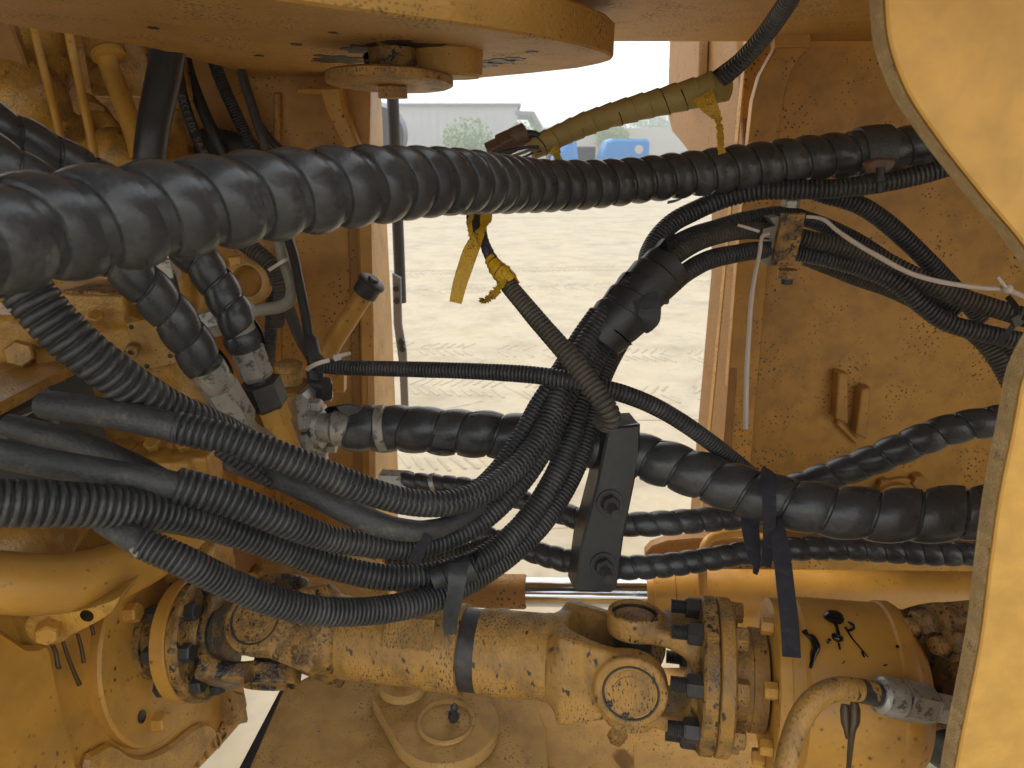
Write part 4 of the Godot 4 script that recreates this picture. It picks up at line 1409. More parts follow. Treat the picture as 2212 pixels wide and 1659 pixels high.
func yoke_skin(hub_r: float, recess := false) -> Mb:
	var f := func(p: Vector3) -> float:
		var q := Vector3(p.x, p.y, absf(p.z))
		var d := sd_drum(q, Vector3(0, 0, 0.064), Vector3(0, 0, 1), 0.019, 0.0435 if recess else 0.050, 0.005)
		var w := lerpf(0.067, 0.042, clampf((p.x + 0.1) / 0.1, 0, 1)) if not recess else lerpf(0.056, 0.036, clampf((p.x + 0.1) / 0.08, 0, 1))
		d = smin(d, sd_box(q - Vector3(-0.050, 0, 0.0575), Vector3(0.053, w, 0.016), 0.010), 0.010)
		d = smin(d, sd_drum(p, Vector3(-0.103, 0, 0), Vector3(1, 0, 0), 0.016, hub_r, 0.006), 0.03)
		var c := Vector2(maxf(absf(p.x - 0.03) - 0.075, 0.0), p.z).length() - 0.047
		d = -smin(-d, c, 0.010)
		if recess:
			d = maxf(d, -sd_drum(q, Vector3(0, 0, 0.09), Vector3(0, 0, 1), 0.018, 0.0365, 0.001))
		return d
	return skin(Vector3(-0.13, -0.082, -0.1), Vector3(0.065, 0.082, 0.1), 0.0045, f)

func ring_bolts(parent: Node, fr: Transform3D, x: float, r: float, count: int, out: float, phase: float, head: Material, hex_r: float, h: float, stud := 0.0) -> void:
	for i in count:
		var a := TAU * i / count + phase
		var p := fr * Vector3(x, cos(a) * r, sin(a) * r)
		var ax: Vector3 = fr.basis.x * out
		var b := put("nut" if stud > 0.0 else "bolt_head", hexagon(p, ax, hex_r, h, a * 1.7), head, parent)
		if stud > 0.0:
			var prof := []
			var s := 0.0
			while s < stud:
				prof.append([h + s, hex_r * 0.56])
				prof.append([h + s + 0.0012, hex_r * 0.62])
				s += 0.0024
			put("thread", turned(p, ax, prof, 14), M.steel, b)

func build_driveline() -> void:
	var tx := (JR - JL).normalized()
	var base := yoke_skin(0.064)
	var slim := yoke_skin(0.056, true)
	var ft := frame_of(JL, tx)
	var L := JL.distance_to(JR)
	var ds := thing("drive_shaft", "scuffed yellow drive shaft with two universal joints, paint chipped to black", "drive shaft", Vector3(JL.lerp(JR, 0.5).x, JL.y - 0.08, JL.lerp(JR, 0.5).z))
	var s980 := along(JL, tx, 982)
	var s1002 := along(JL, tx, 1003)
	var s1042 := along(JL, tx, 1040)
	var s1062 := along(JL, tx, 1064)
	var s1092 := along(JL, tx, 1096)
	put("tube", turned(JL, tx, [[0.10, 0.056], [0.112, 0.0605], [s980 - 0.055, 0.0615], [s980 - 0.04, 0.064], [s980 - 0.003, 0.0655], [s980, 0.0655], [s1002, 0.0665], [s1002 + 0.001, 0.062]], 64), M.shaft, ds)
	put("label_plate", box(Transform3D(frame_of(JL, tx, deg_to_rad(38)).basis, JL + tx * along(JL, tx, 905) + frame_of(JL, tx, deg_to_rad(38)).basis.y * 0.0655), Vector3(0.075, 0.003, 0.045), 0.001), M.shaft, ds)
	put("bare_collar", turned(JL, tx, [[s1002, 0.0605], [s1042, 0.060], [s1042 + 0.001, 0.058]], 64), M.steel, ds, "bare grey steel collar")
	put("sleeve", turned(JL, tx, [[s1042, 0.0610], [s1062, 0.0613], [s1062 + 0.006, 0.0632], [s1092 - 0.008, 0.0640], [s1092, 0.0615], [L - 0.13, 0.0615], [L - 0.126, 0.0625], [L - 0.112, 0.0625]], 64), M.shaft, ds)
	var yl := put("yoke", base.moved(frame_of(JL, -tx, deg_to_rad(50))), M.greasy, ds)
	var yr := put("yoke", base.moved(frame_of(JR, tx, deg_to_rad(-13))), M.shaft, ds)
	for j in [[JL, deg_to_rad(-50), -1.0, yl], [JR, deg_to_rad(-13), 1.0, yr]]:
		var fr := frame_of(j[0], tx, j[1])
		for sg in [1.0, -1.0]:
			var n: Vector3 = fr.basis.z * sg
			put("bearing_cap", turned(fr.origin, n, [[0.05, 0.0345], [0.0815, 0.0345], [0.0835, 0.0325], [0.0832, 0.0245], [0.0842, 0.0235], [0.0842, 0.01]], 44), M.shaft if j[2] > 0.0 else M.greasy, j[3])
			put("snap_ring", lathe(fr.origin, n, [[0.0835, 0.0385], [0.0850, 0.0380], [0.0850, 0.0362], [0.0832, 0.0352]], 44), M.steel, j[3])
			if sg > 0.0 and j[2] > 0.0:
				for a in [3.7, 4.5]:
					put("ring_eye", lathe(fr * Vector3(cos(a) * 0.032, sin(a) * 0.032, 0.0838), n, [[0.0, 0.0045], [0.0018, 0.0043], [0.0018, 0.002], [0.0, 0.0018]], 14), M.steel, j[3])
	put("journal_cross", Mb.new().add(turned(JL, frame_of(JL, tx, deg_to_rad(-50)).basis.z, [[-0.06, 0.024], [0.06, 0.024]], 24)).add(turned(JL, frame_of(JL, tx, deg_to_rad(-50)).basis.y, [[-0.06, 0.024], [0.06, 0.024]], 24)), M.black, ds)
	put("journal_cross", Mb.new().add(turned(JR, frame_of(JR, tx, deg_to_rad(-13)).basis.z, [[-0.06, 0.026], [0.06, 0.026]], 24)).add(turned(JR, frame_of(JR, tx, deg_to_rad(-13)).basis.y, [[-0.06, 0.028], [0.06, 0.028]], 24)), M.black, ds)

	# left companion flange and its yoke
	var ax := axis_x()
	var fl := thing("output_flange", "round bolted flange and yoke at the left end of the drive shaft", "flange", at(440, 1520, 1.16))
	var lf := frame_of(JL, ax, deg_to_rad(40))
	var ly := put("yoke", slim.moved(lf), M.blackened, fl)
	for sg in [1.0, -1.0]:
		var n: Vector3 = lf.basis.z * sg
		put("bearing_cap", lathe(JL, n, [[0.073, 0.0362], [0.074, 0.030], [0.076, 0.029], [0.076, 0.0]], 44), M.greasy, ly)
	var x1 := along(JL, ax, 462)
	var x2 := along(JL, ax, 428)
	var x3 := along(JL, ax, 396)
	put("flange_disc", turned(JL, ax, [[x2 + 0.0005, 0.094], [x2 + 0.003, 0.097], [x1 - 0.012, 0.097], [x1 - 0.008, 0.093], [x1 - 0.006, 0.062], [x1 + 0.004, 0.054]], 72), M.greasy, fl)
	put("back_disc", turned(JL, ax, [[x3, 0.093], [x3 + 0.003, 0.0965], [x2 - 0.002, 0.0965], [x2, 0.094]], 72), M.paint, fl)
	var x4 := along(JL, ax, 318)
	put("hub", turned(JL, ax, [[x4, 0.058], [x4 + 0.022, 0.058], [x4 + 0.023, 0.053], [x3, 0.053]], 48), M.greasy, fl)
	ring_bolts(fl, frame_of(JL, ax), x1 - 0.0085, 0.078, 8, 1.0, 0.42, M.black, 0.0145, 0.017)
	ring_bolts(fl, frame_of(JL, ax), x3 + 0.0005, 0.078, 8, -1.0, 0.42, M.steel, 0.0145, 0.016)

	# right flange pair
	var bx := (at(1530, 1455, 1.03) - JR).normalized()
	var rf := thing("pump_flange", "pair of bolted flanges with long threaded studs at the right joint", "flange", at(1530, 1640, 1.0))
	var mirror := frame_of(JR, -bx, deg_to_rad(13) + PI / 2)
	var sq := Transform3D(mirror.basis * Basis.from_scale(Vector3(0.9, 1.0, 1.0)), JR)
	var ry := put("yoke", slim.moved(sq), M.shaft, rf)
	for sg in [1.0, -1.0]:
		var n: Vector3 = mirror.basis.z * sg
		put("bearing_cap", lathe(JR, n, [[0.072, 0.0362], [0.073, 0.028], [0.0755, 0.027], [0.0755, 0.018], [0.0765, 0.0175], [0.0765, 0.0]], 48), M.shaft, ry)
		put("snap_ring", lathe(JR, n, [[0.0725, 0.0362], [0.0765, 0.0362], [0.0765, 0.0318], [0.0725, 0.0315]], 44), M.black, ry)
	var r1 := along(JR, bx, 1508)
	var r2 := along(JR, bx, 1540)
	var r3 := along(JR, bx, 1574)
	put("front_disc", turned(JR, bx, [[r1 - 0.012, 0.06], [r1 - 0.004, 0.066], [r1, 0.104], [r1 + 0.003, 0.107], [r2 - 0.002, 0.107], [r2, 0.104]], 72), M.greasy, rf)
	put("rear_disc", turned(JR, bx, [[r2 + 0.0008, 0.104], [r2 + 0.003, 0.107], [r3 - 0.003, 0.107], [r3, 0.103], [r3 + 0.001, 0.07]], 72), M.shaft, rf)
	var r4 := along(JR, bx, 1614)
	var r5 := along(JR, bx, 1646)
	put("hub", turned(JR, bx, [[r3, 0.066], [r4, 0.068], [r4 + 0.001, 0.070], [r5, 0.070]], 56), M.shaft, rf)
	ring_bolts(rf, frame_of(JR, bx), r1 + 0.0005, 0.088, 8, -1.0, 0.30, M.steel, 0.0165, 0.022, 0.020)
	ring_bolts(rf, frame_of(JR, bx), r3 + 0.0003, 0.088, 8, 1.0, 0.30, M.shaft, 0.0165, 0.016)

	# pump housing
	var a1 := along(JR, bx, 1652)
	var a2 := along(JR, bx, 1678)
	var a3 := along(JR, bx, 1705)
	var a4 := along(JR, bx, 1890)
	var a5 := along(JR, bx, 1955)
	var a6 := along(JR, bx, 1966)
	var pm := thing("bearing_housing", "round yellow bearing housing with fresh black grease blobs and drips", "bearing housing", at(1800, 1680, 1.0))
	put("end_cover", turned(JR, bx, [[a1, 0.072], [a1, 0.110], [a1 + 0.002, 0.113], [a2, 0.113], [a2 + 0.001, 0.109]], 72), M.paint, pm)
	put("body", turned(JR, bx, [[a2, 0.111], [a3, 0.113], [a3 + 0.004, 0.118], [a4, 0.121], [a4 + 0.003, 0.124], [a4 + 0.016, 0.1245], [a4 + 0.022, 0.121], [a5 - 0.02, 0.117], [a5 - 0.006, 0.108], [a5, 0.098], [a6, 0.09], [a6, 0.06]], 88), M.paint, pm)
	var fp := frame_of(JR, bx)
	for a in [0.0, 0.9, 1.75, 2.45]:
		var aa: float = a * 0.98 + 0.12
		put("bolt_head", hexagon(fp * Vector3(a1 - 0.0005, cos(aa) * 0.099, sin(aa) * 0.099), -bx, 0.0115, 0.016, a), M.paint, pm)
		put("pad", turned(fp * Vector3(a1 + 0.001, cos(aa) * 0.099, sin(aa) * 0.099), -bx, [[0, 0.016], [0.001, 0.016]], 20), M.paint, pm)
	# grease: blob with a tail, a ragged smear, hair-thin strings; they lie on the drum's surface
	var lie := func(px: float, py: float, lift := 0.001) -> Vector3:
		# where the sight line meets the drum of 0.12 m
		var o := EYE - JR
		var r := dirn(px, py)
		var rp := r - bx * r.dot(bx)
		var op := o - bx * o.dot(bx)
		var A := rp.length_squared()
		var B := op.dot(rp)
		var C := op.length_squared() - pow(0.1207 + lift, 2)
		var disc := maxf(B * B - A * C, 0.0)
		return EYE + r * ((-B - sqrt(disc)) / A)
	var bp: Vector3 = lie.call(1802, 1333)
	var bn := (bp - JR - bx * (bp - JR).dot(bx)).normalized()
	put("grease", turned(bp, bn, [[-0.001, 0.0125], [0.002, 0.012], [0.0042, 0.0095], [0.005, 0.005]], 24, 0.08), M.tar, pm, "fresh round grease blob")
	var snakes := [
		[[1804, 1345, 5], [1808, 1356, 4], [1811, 1372, 5], [1812, 1386, 3]],
		[[1800, 1370, 5], [1806, 1378, 8], [1814, 1381, 10], [1818, 1386, 6]],
		[[1738, 1363, 7], [1744, 1372, 5], [1756, 1380, 9], [1763, 1398, 11], [1758, 1412, 9], [1754, 1430, 6], [1750, 1444, 4]],
		[[1788, 1383, 6], [1795, 1388, 7]],
		[[1826, 1355, 3], [1842, 1380, 2], [1862, 1404, 2], [1876, 1420, 1.5]],
		[[1832, 1343, 2], [1842, 1350, 4], [1843, 1358, 4], [1834, 1362, 3]],
		[[1812, 1390, 3], [1815, 1404, 2]], [[1862, 1408, 3], [1867, 1420, 2]], [[1822, 1430, 5], [1824, 1432, 4]], [[1912, 1436, 4], [1914, 1440, 5]],
		[[1938, 1395, 4], [1940, 1400, 4]]]
	for sk in snakes:
		var pt := []
		for q in sk:
			pt.append([lie.call(q[0], q[1], 0.0003), q[2] * 0.72 / F])
		put("grease", tube(path_of(pt), "plain", {"segs": 8, "wob": 0.15}), M.tar, pm)
	for sk in [[[1825, 1520, 12], [1825, 1534, 17], [1826, 1556, 16], [1829, 1578, 9], [1832, 1596, 7]], [[1845, 1516, 12], [1845, 1532, 18], [1845, 1556, 17], [1840, 1580, 11], [1836, 1620, 9], [1832, 1664, 8]]]:
		var pt := []
		for q in sk:
			pt.append([lie.call(q[0], q[1], -q[2] * 0.42 / F), q[2] * 0.64 / F])
		put("oil_drip", tube(path_of(pt), "plain", {"segs": 14, "wob": 0.02}), M.oil, pm)

	# joint beyond the housing, half behind the near plate
	var ej := thing("rear_joint", "greasy universal joint with nutted bearing straps behind the near plate", "universal joint", at(2030, 1560, 0.98))
	var jo := at(2045, 1460, 0.99)
	put("yoke", slim.moved(frame_of(jo, bx, 0.5)), M.greasy, ej)
	put("spider", Mb.new().add(turned(jo, Vector3(0.2, 0.8, 0.6), [[-0.085, 0.036], [0.085, 0.036]], 28)).add(turned(jo, Vector3(0.1, -0.6, 0.8), [[-0.09, 0.036], [0.09, 0.036]], 28)), M.greasy, ej)
	for q in [[2010, 1352, 0.95, 0.055], [2075, 1390, 0.93, 0.03]]:
		var o := at(q[0], q[1], q[2])
		put("strap_arm", turned(o, Vector3(1, -0.1, -0.15), [[0.0, 0.026], [0.004, 0.028], [0.09, 0.034]], 28), M.greasy, ej)
		var nb := put("nut", hexagon(o + Vector3(0.0, 0.0, 0.0), Vector3(-1, 0.08, 0.2), 0.021, 0.026), M.greasy, ej)
		put("stud", turned(o, Vector3(-1, 0.08, 0.2), [[0.0, 0.012], [0.038, 0.012], [0.041, 0.01]], 18), M.shaft, nb)
	put("nut", hexagon(at(1965, 1372, 1.0), Vector3(-1, 0.05, 0.3), 0.022, 0.03), M.steel, ej)
	put("nut", hexagon(at(1980, 1425, 0.96), Vector3(-1, 0.05, 0.5), 0.017, 0.02), M.greasy, ej)
	put("strap_arm", turned(at(2020, 1590, 0.97), Vector3(0.9, -0.5, 0.1), [[-0.05, 0.03], [0.08, 0.04]], 24), M.black, ej)
	put("lower_nut", hexagon(at(1985, 1575, 0.97), Vector3(-1, -0.3, 0.3), 0.02, 0.03), M.shaft, ej)

	# bent pipe with its union nuts
	var bp_ := thing("bent_pipe", "bent yellow hydraulic pipe with black scraped end in front of the housing", "pipe", at(1700, 1690, 0.84))
	put("pipe", tube(run([[1672, 1790, 50, 0.80], [1690, 1700, 50, 0.82], [1706, 1620, 50, 0.83], [1728, 1555, 50, 0.835], [1760, 1512, 50, 0.84], [1805, 1489, 50, 0.845], [1850, 1490, 49, 0.85], [1895, 1499, 48, 0.855]]), "plain", {"segs": 36, "wob": 0.003}), M.shaft, bp_)
	var pa := at(1850, 1490, 0.85)
	var pd := (at(1920, 1505, 0.86) - pa).normalized()
	put("scraped_band", turned(pa + pd * 0.003, pd, [[0.0, 0.01375], [0.003, 0.0140], [0.026, 0.0140], [0.027, 0.0135]], 32, 0.012), M.black, bp_, "black scraped band")
	var un := thing("union_nut", "worn grey union nuts joining the bent yellow pipe, lower right", "pipe fitting", at(1950, 1560, 0.86))
	put("sleeve", turned(pa, pd, [[0.029, 0.0165], [0.033, 0.021], [0.045, 0.0225], [0.058, 0.0225], [0.060, 0.020]], 28), M.zinc, un)
	put("nut", hexagon(pa + pd * 0.061, pd, 0.0245, 0.046, 0.2), M.zinc, un)
	put("nut", hexagon(pa + pd * 0.1085, pd, 0.019, 0.06, 0.5), M.zinc, un)

# ---------------------------------------------------------------- steering cylinder beyond the shaft
func build_cylinder() -> void:
	var a := at(985, 1276, 1.52)
	var b := at(2120, 1290, 1.42)
	var x := (b - a).normalized()
	var cy := thing("steering_cylinder", "yellow steering cylinder with a chrome rod behind the drive shaft", "hydraulic cylinder", at(1500, 1340, 1.47))
	var s := func(px: float) -> float: return along(a, x, px)
	put("rod_end", turned(a, x, [[-0.12, 0.031], [-0.03, 0.031], [-0.012, 0.0335], [s.call(1050) - 0.002, 0.034], [s.call(1052), 0.0355], [s.call(1133), 0.0355], [s.call(1137), 0.033]], 48), M.brown, cy)
	put("rod", turned(a, x, [[s.call(1135), 0.0305], [s.call(1408), 0.0305]], 48), M.chrome, cy)
	put("gland", turned(a, x, [[s.call(1396), 0.038], [s.call(1400), 0.040], [s.call(1410), 0.0405], [s.call(1411), 0.047], [s.call(1455), 0.0475], [s.call(1456), 0.0455]], 56), M.paint, cy)
	put("barrel", turned(a, x, [[s.call(1456), 0.0492], [s.call(2120), 0.0492]], 56), M.paint, cy)
	put("port_pipe", tube(run([[1518, 1290, 20, 1.36], [1518, 1210, 20, 1.36], [1526, 1172, 20, 1.37], [1552, 1156, 20, 1.39], [1600, 1150, 20, 1.42]]), "plain", {"segs": 20, "wob": 0.0}), M.paint, cy)
	var hk := thing("pivot_bracket", "curved orange pivot bracket plate above the cylinder gland", "bracket", at(1480, 1240, 1.6))
	put("plate", prism([at(1396, 1196, 1.6), at(1408, 1178, 1.6), at(1440, 1164, 1.6), at(1500, 1158, 1.6), at(1700, 1158, 1.6), at(1700, 1250, 1.6), at(1400, 1250, 1.6)], Vector3(0, 0, -0.03), 0.004), M.brown, hk)
	var sb := thing("swing_beam", "dark greasy beam above the steering cylinder barrel at right", "beam", at(1900, 1240, 1.62))
	put("beam", prism([at(1640, 1196, 1.62), at(2140, 1180, 1.6), at(2140, 1238, 1.56), at(1640, 1222, 1.6)], Vector3(0, 0, -0.05), 0.006), M.brown, sb)
	put("cover", prism([at(1900, 1205, 1.58), at(2140, 1195, 1.56), at(2140, 1232, 1.54), at(1880, 1228, 1.56)], Vector3(0, 0, -0.02), 0.006), M.black, sb)

# ---------------------------------------------------------------- hoses
func hose(called: String, label: String, spec: Array, kind: String, o: Dictionary, m: Material, group := "") -> MeshInstance3D:
	return solo(called, tube(run(spec), kind, o), m, label, "conduit" if kind == "loom" else "hose", group)

func build_big_hoses() -> void:
	# top hose in spiral guard, right across the picture
	var sp := [[-150, 535, 275, 0.41], [0, 509, 256, 0.45], [100, 494, 247, 0.48], [200, 478, 238, 0.505], [300, 464, 228, 0.53], [400, 449, 214, 0.56], [500, 434, 205, 0.59], [600, 421, 196, 0.625], [700, 410, 184, 0.66], [800, 401, 170, 0.70], [900, 395, 155, 0.76], [1000, 393, 140, 0.83], [1100, 399, 123, 0.93], [1200, 402, 110, 1.01], [1300, 397, 104, 1.06], [1400, 387, 100, 1.09], [1500, 375, 99, 1.11], [1600, 362, 99, 1.12], [1700, 349, 99, 1.125], [1800, 337, 98, 1.13], [1900, 326, 96, 1.13], [2000, 316, 94, 1.13], [2150, 300, 92, 1.13]]
	var pth := run(sp)
	var big := thing("spiral_wrapped_hose", "fat black hydraulic hose in bulging spiral guard crossing the top of the view", "hose", at(1000, 460, 0.83))
	put("spiral_guard", tube(pth, "wrap", {"pitch": [0.60, 0.57, 0.53, 0.49, 0.47, 0.46, 0.48, 0.52, 0.58, 0.62, 0.64], "gap": [0.24, 0.08], "segs": 64, "wob": 0.014, "seed": 1.0, "lean": 1.0}), M.rubber, big)
	put("torn_flap", prism([at(1443, 434, 1.06), at(1476, 428, 1.06), at(1468, 433, 1.06), at(1456, 438, 1.06), at(1442, 441, 1.06)], Vector3(0, 0, -0.002), 0.0004), M.rubber, big)
	var cl := thing("hose_clamp", "dark rubber strap clamp with T bolt round the top hose, right", "hose clamp", at(1890, 390, 1.1))
	put("band", tube(run([[1852, 331, 106, 1.13], [1868, 328, 108, 1.13], [1905, 325, 108, 1.13], [1922, 323, 104, 1.13]]), "plain", {"segs": 40, "wob": 0.01}), M.hose, cl)
	put("saddle", prism([at(1866, 352, 1.06), at(1896, 340, 1.06), at(1932, 342, 1.06), at(1938, 352, 1.06), at(1928, 372, 1.06), at(1880, 374, 1.06)], Vector3(0, 0, -0.012), 0.003), M.connector, cl)
	put("bolt", turned(at(1902, 362, 1.045), Vector3(0.02, -1, 0.2), [[0, 0.006], [0.014, 0.006], [0.0145, 0.0085], [0.021, 0.0085], [0.0215, 0.005], [0.036, 0.005]], 12), M.steel, cl)

	# two spiral wrapped hoses entering at the left edge, behind the top hose
	hose("left_spiral_hose", "upper of two black wrapped hoses curving in at the left edge", [[-60, 225, 84, 0.74], [0, 270, 84, 0.75], [60, 298, 82, 0.77], [120, 330, 80, 0.79], [180, 362, 80, 0.81], [260, 410, 78, 0.82], [340, 455, 76, 0.83]], "wrap", {"pitch": 0.95, "segs": 36, "seed": 2.0, "lean": 1.0}, M.rubber)
	hose("left_spiral_hose", "lower black wrapped hose at the left edge, just above the fat top hose", [[-70, 300, 100, 0.68], [0, 345, 98, 0.69], [50, 375, 96, 0.70], [120, 420, 94, 0.72], [200, 470, 92, 0.74]], "wrap", {"pitch": 0.95, "segs": 36, "seed": 3.0}, M.rubber)

	# two spiral wrapped hoses dropping to silver fittings
	var h1 := thing("dropping_hose", "black wrapped hose dropping from the top hose to a long silver crimp fitting", "hose", at(480, 930, 0.93))
	put("spiral_guard", tube(run([[230, 540, 100, 0.80], [285, 590, 98, 0.82], [335, 640, 96, 0.845], [378, 690, 95, 0.865], [412, 740, 94, 0.885], [448, 796, 92, 0.905]]), "wrap", {"pitch": 0.78, "segs": 40, "seed": 4.0, "lean": 1.0}), M.rubber, h1)
	var f0 := at(444, 788, 0.905)
	var fd := (at(515, 905, 0.97) - f0).normalized()
	put("crimp_collar", turned(f0, fd, [[0.0, 0.0225], [0.014, 0.0228], [0.034, 0.0228], [0.036, 0.0215]], 36), M.zinc, h1)
	put("crimp_sleeve", hexagon(f0 + fd * 0.035, fd, 0.0245, 0.070, 0.1), M.zinc, h1)
	put("elbow", tube(path_of([[f0 + fd * 0.10, 0.018], [f0 + fd * 0.125, 0.0185], [f0 + fd * 0.145 + Vector3(0.006, 0, -0.01), 0.019], [f0 + fd * 0.16 + Vector3(0.02, -0.005, -0.03), 0.019]]), "plain", {"segs": 24}), M.zinc, h1)
	var h2 := thing("dropping_hose", "second dropping wrapped hose with a bare band, ending in a silver fitting and dark nut", "hose", at(590, 900, 1.0))
	put("spiral_guard", tube(run([[412, 545, 86, 0.93], [445, 580, 84, 0.94], [475, 625, 83, 0.95], [500, 668, 82, 0.955], [515, 700, 80, 0.96]]), "wrap", {"pitch": 0.72, "segs": 40, "seed": 5.0, "lean": 1.0}), M.rubber, h2)
	var g0 := at(508, 690, 0.96)
	var gd := (at(558, 820, 1.0) - g0).normalized()
	put("bare_band", turned(g0, gd, [[0.0, 0.0222], [0.026, 0.0222]], 36), M.grey_hose, h2, "bare dusty band")
	put("guard_turn", turned(g0, gd, [[0.016, 0.0215], [0.020, 0.0245], [0.028, 0.0258], [0.037, 0.0252], [0.043, 0.0228]], 36, 0.01), M.rubber, h2)
	put("crimp_sleeve", hexagon(g0 + gd * 0.040, gd, 0.0235, 0.048, 0.4), M.zinc, h2)
	put("neck", turned(g0, gd, [[0.086, 0.0165], [0.098, 0.0165]], 24), M.steel, h2)
	put("nut", hexagon(g0 + gd * 0.094, gd, 0.0295, 0.040, 0.0), M.steel, h2)
	var ye := thing("pipe_elbow", "yellow pipe stub with hex collar under the dark nut", "pipe", at(600, 960, 1.02))
	put("collar", hexagon(g0 + gd * 0.133, gd, 0.025, 0.03, 0.2), M.paint, ye)
	put("pipe", tube(path_of([[g0 + gd * 0.155, 0.0215], [g0 + gd * 0.20, 0.0215], [g0 + gd * 0.26 + Vector3(-0.01, 0, -0.03), 0.0215]]), "plain", {"segs": 28, "wob": 0.0}), M.paint, ye)

	# cross hose: silver split flange, wrap, and on to the right
	var k0 := at(718, 924, 1.13)
	var kd := (at(900, 928, 1.12) - k0).normalized()
	var ks := thing("cross_hose", "fat wrapped hose running from a silver flange to the right edge, with two bare bands", "hose", at(1300, 1000, 1.08))
	put("hose_end", turned(k0, kd, [[-0.02, 0.0235], [0.0, 0.0235], [0.005, 0.0285], [0.036, 0.029], [0.060, 0.029]], 40), M.zinc, ks)
	var kp := run([[764, 925, 102, 1.13], [830, 926, 104, 1.13], [900, 928, 104, 1.12], [960, 933, 104, 1.12], [1040, 938, 105, 1.11], [1120, 944, 104, 1.11], [1200, 950, 104, 1.10], [1300, 965, 104, 1.08], [1390, 988, 104, 1.06], [1480, 1016, 106, 1.03], [1580, 1052, 110, 1.0], [1680, 1082, 114, 0.97], [1780, 1101, 118, 0.95], [1900, 1112, 120, 0.93], [2020, 1112, 122, 0.91], [2150, 1100, 124, 0.89]])
	put("spiral_guard", tube(kp, "wrap", {"pitch": [0.62, 0.63, 0.66, 0.66, 0.70, 0.72, 0.70], "segs": 48, "seed": 6.0, "lean": -1.0}), M.rubber, ks)
	for px in [[829, 925], [902, 928]]:
		var c := at(px[0], px[1], 1.125)
		put("bare_band", turned(c, kd + Vector3(0, 0.12, 0), [[-0.0075, 0.0356], [-0.006, 0.0368], [0.006, 0.0368], [0.0075, 0.0356]], 40), M.zinc, ks, "bare silver hose band")
	put("torn_edge", prism([at(915, 976, 1.09), at(960, 972, 1.09), at(985, 978, 1.09), at(972, 982, 1.09), at(955, 979, 1.09), at(947, 985, 1.09), at(938, 978, 1.09)], Vector3(0, 0, -0.003), 0.0005), M.rubber, ks)
	put("loose_end", prism([at(724, 878, 1.10), at(752, 872, 1.10), at(785, 880, 1.10), at(772, 896, 1.10), at(752, 905, 1.10), at(734, 892, 1.10)], Vector3(0, 0, -0.004), 0.001), M.rubber, ks)

	# valve block with split flange clamp at the left end of the cross hose
	var vb := thing("flange_block", "silver split flange clamp bolted to a small valve block, mid left", "hose flange", at(670, 980, 1.14))
	var vf := frame_of(at(672, 920, 1.145), kd)
	put("block", box(Transform3D(vf.basis, at(638, 905, 1.17)), Vector3(0.055, 0.115, 0.085), 0.004), M.shaft, vb)
	put("clamp_half", box(Transform3D(vf.basis, vf * Vector3(0.0, 0.034, 0.0)), Vector3(0.024, 0.062, 0.082), 0.008), M.zinc, vb)
	put("clamp_half", box(Transform3D(vf.basis, vf * Vector3(0.0, -0.032, 0.0)), Vector3(0.024, 0.062, 0.082), 0.008), M.zinc, vb)
	put("clamp_collar", turned(vf.origin, kd, [[0.011, 0.037], [0.02, 0.035], [0.022, 0.031]], 36), M.zinc, vb)
	for q in [[0.044, 0.024], [0.044, -0.024], [-0.046, 0.024], [-0.046, -0.024]]:
		var w := put("washer", turned(vf * Vector3(0.0122, q[0], q[1]), kd, [[0, 0.0125], [0.003, 0.0125]], 20), M.zinc, vb)
		put("bolt", hexagon(vf * Vector3(0.0152, q[0], q[1]), kd, 0.0112, 0.014, q[0] * 9.0), M.zinc, w)
	put("stub", turned(at(627, 830, 1.16), Vector3(0.02, 1, 0.02), [[-0.02, 0.019], [0.022, 0.019], [0.024, 0.022], [0.034, 0.022], [0.037, 0.018], [0.040, 0.012]], 24, 0.02), M.shaft, vb)
	put("tee", hexagon(at(692, 856, 1.15), Vector3(0.15, 1, 0.1), 0.020, 0.028), M.steel, vb)

	# rising hose at the right
	hose("rising_hose", "wrapped hose rising to the right edge in front of the speckled yellow wall", [[1700, 1060, 60, 1.16], [1755, 1040, 62, 1.14], [1810, 1022, 64, 1.12], [1870, 1000, 67, 1.10], [1930, 975, 69, 1.08], [2000, 946, 70, 1.06], [2060, 926, 70, 1.05], [2120, 914, 69, 1.04], [2200, 902, 68, 1.03]], "wrap", {"pitch": 0.80, "segs": 40, "seed": 7.0, "lean": 1.0}, M.rubber)

	# two thinner wrapped hoses below
	var m1 := thing("thin_wrapped_hose", "thin wrapped hose from a hex silver end through the upper hole of the black clamp", "hose", at(1200, 1120, 1.2))
	put("spiral_guard", tube(run([[895, 1040, 40, 1.26], [960, 1046, 41, 1.25], [1030, 1055, 42, 1.24], [1110, 1075, 45, 1.22], [1180, 1098, 48, 1.19], [1260, 1122, 52, 1.15], [1340, 1132, 54, 1.12], [1440, 1130, 56, 1.11], [1540, 1121, 56, 1.12], [1640, 1114, 54, 1.13], [1740, 1108, 52, 1.14]]), "wrap", {"pitch": 0.80, "segs": 34, "seed": 8.0, "lean": 1.0}), M.rubber, m1)
	put("hex_end", hexagon(at(826, 1036, 1.28), (at(900, 1040, 1.26) - at(826, 1036, 1.28)), 0.0185, 0.06, 0.2), M.zinc, m1)
	put("bare_band", turned(at(937, 1043, 1.253), Vector3(1, 0.35, 0.1), [[-0.004, 0.0172], [0.004, 0.0172]], 24), M.zinc, m1)
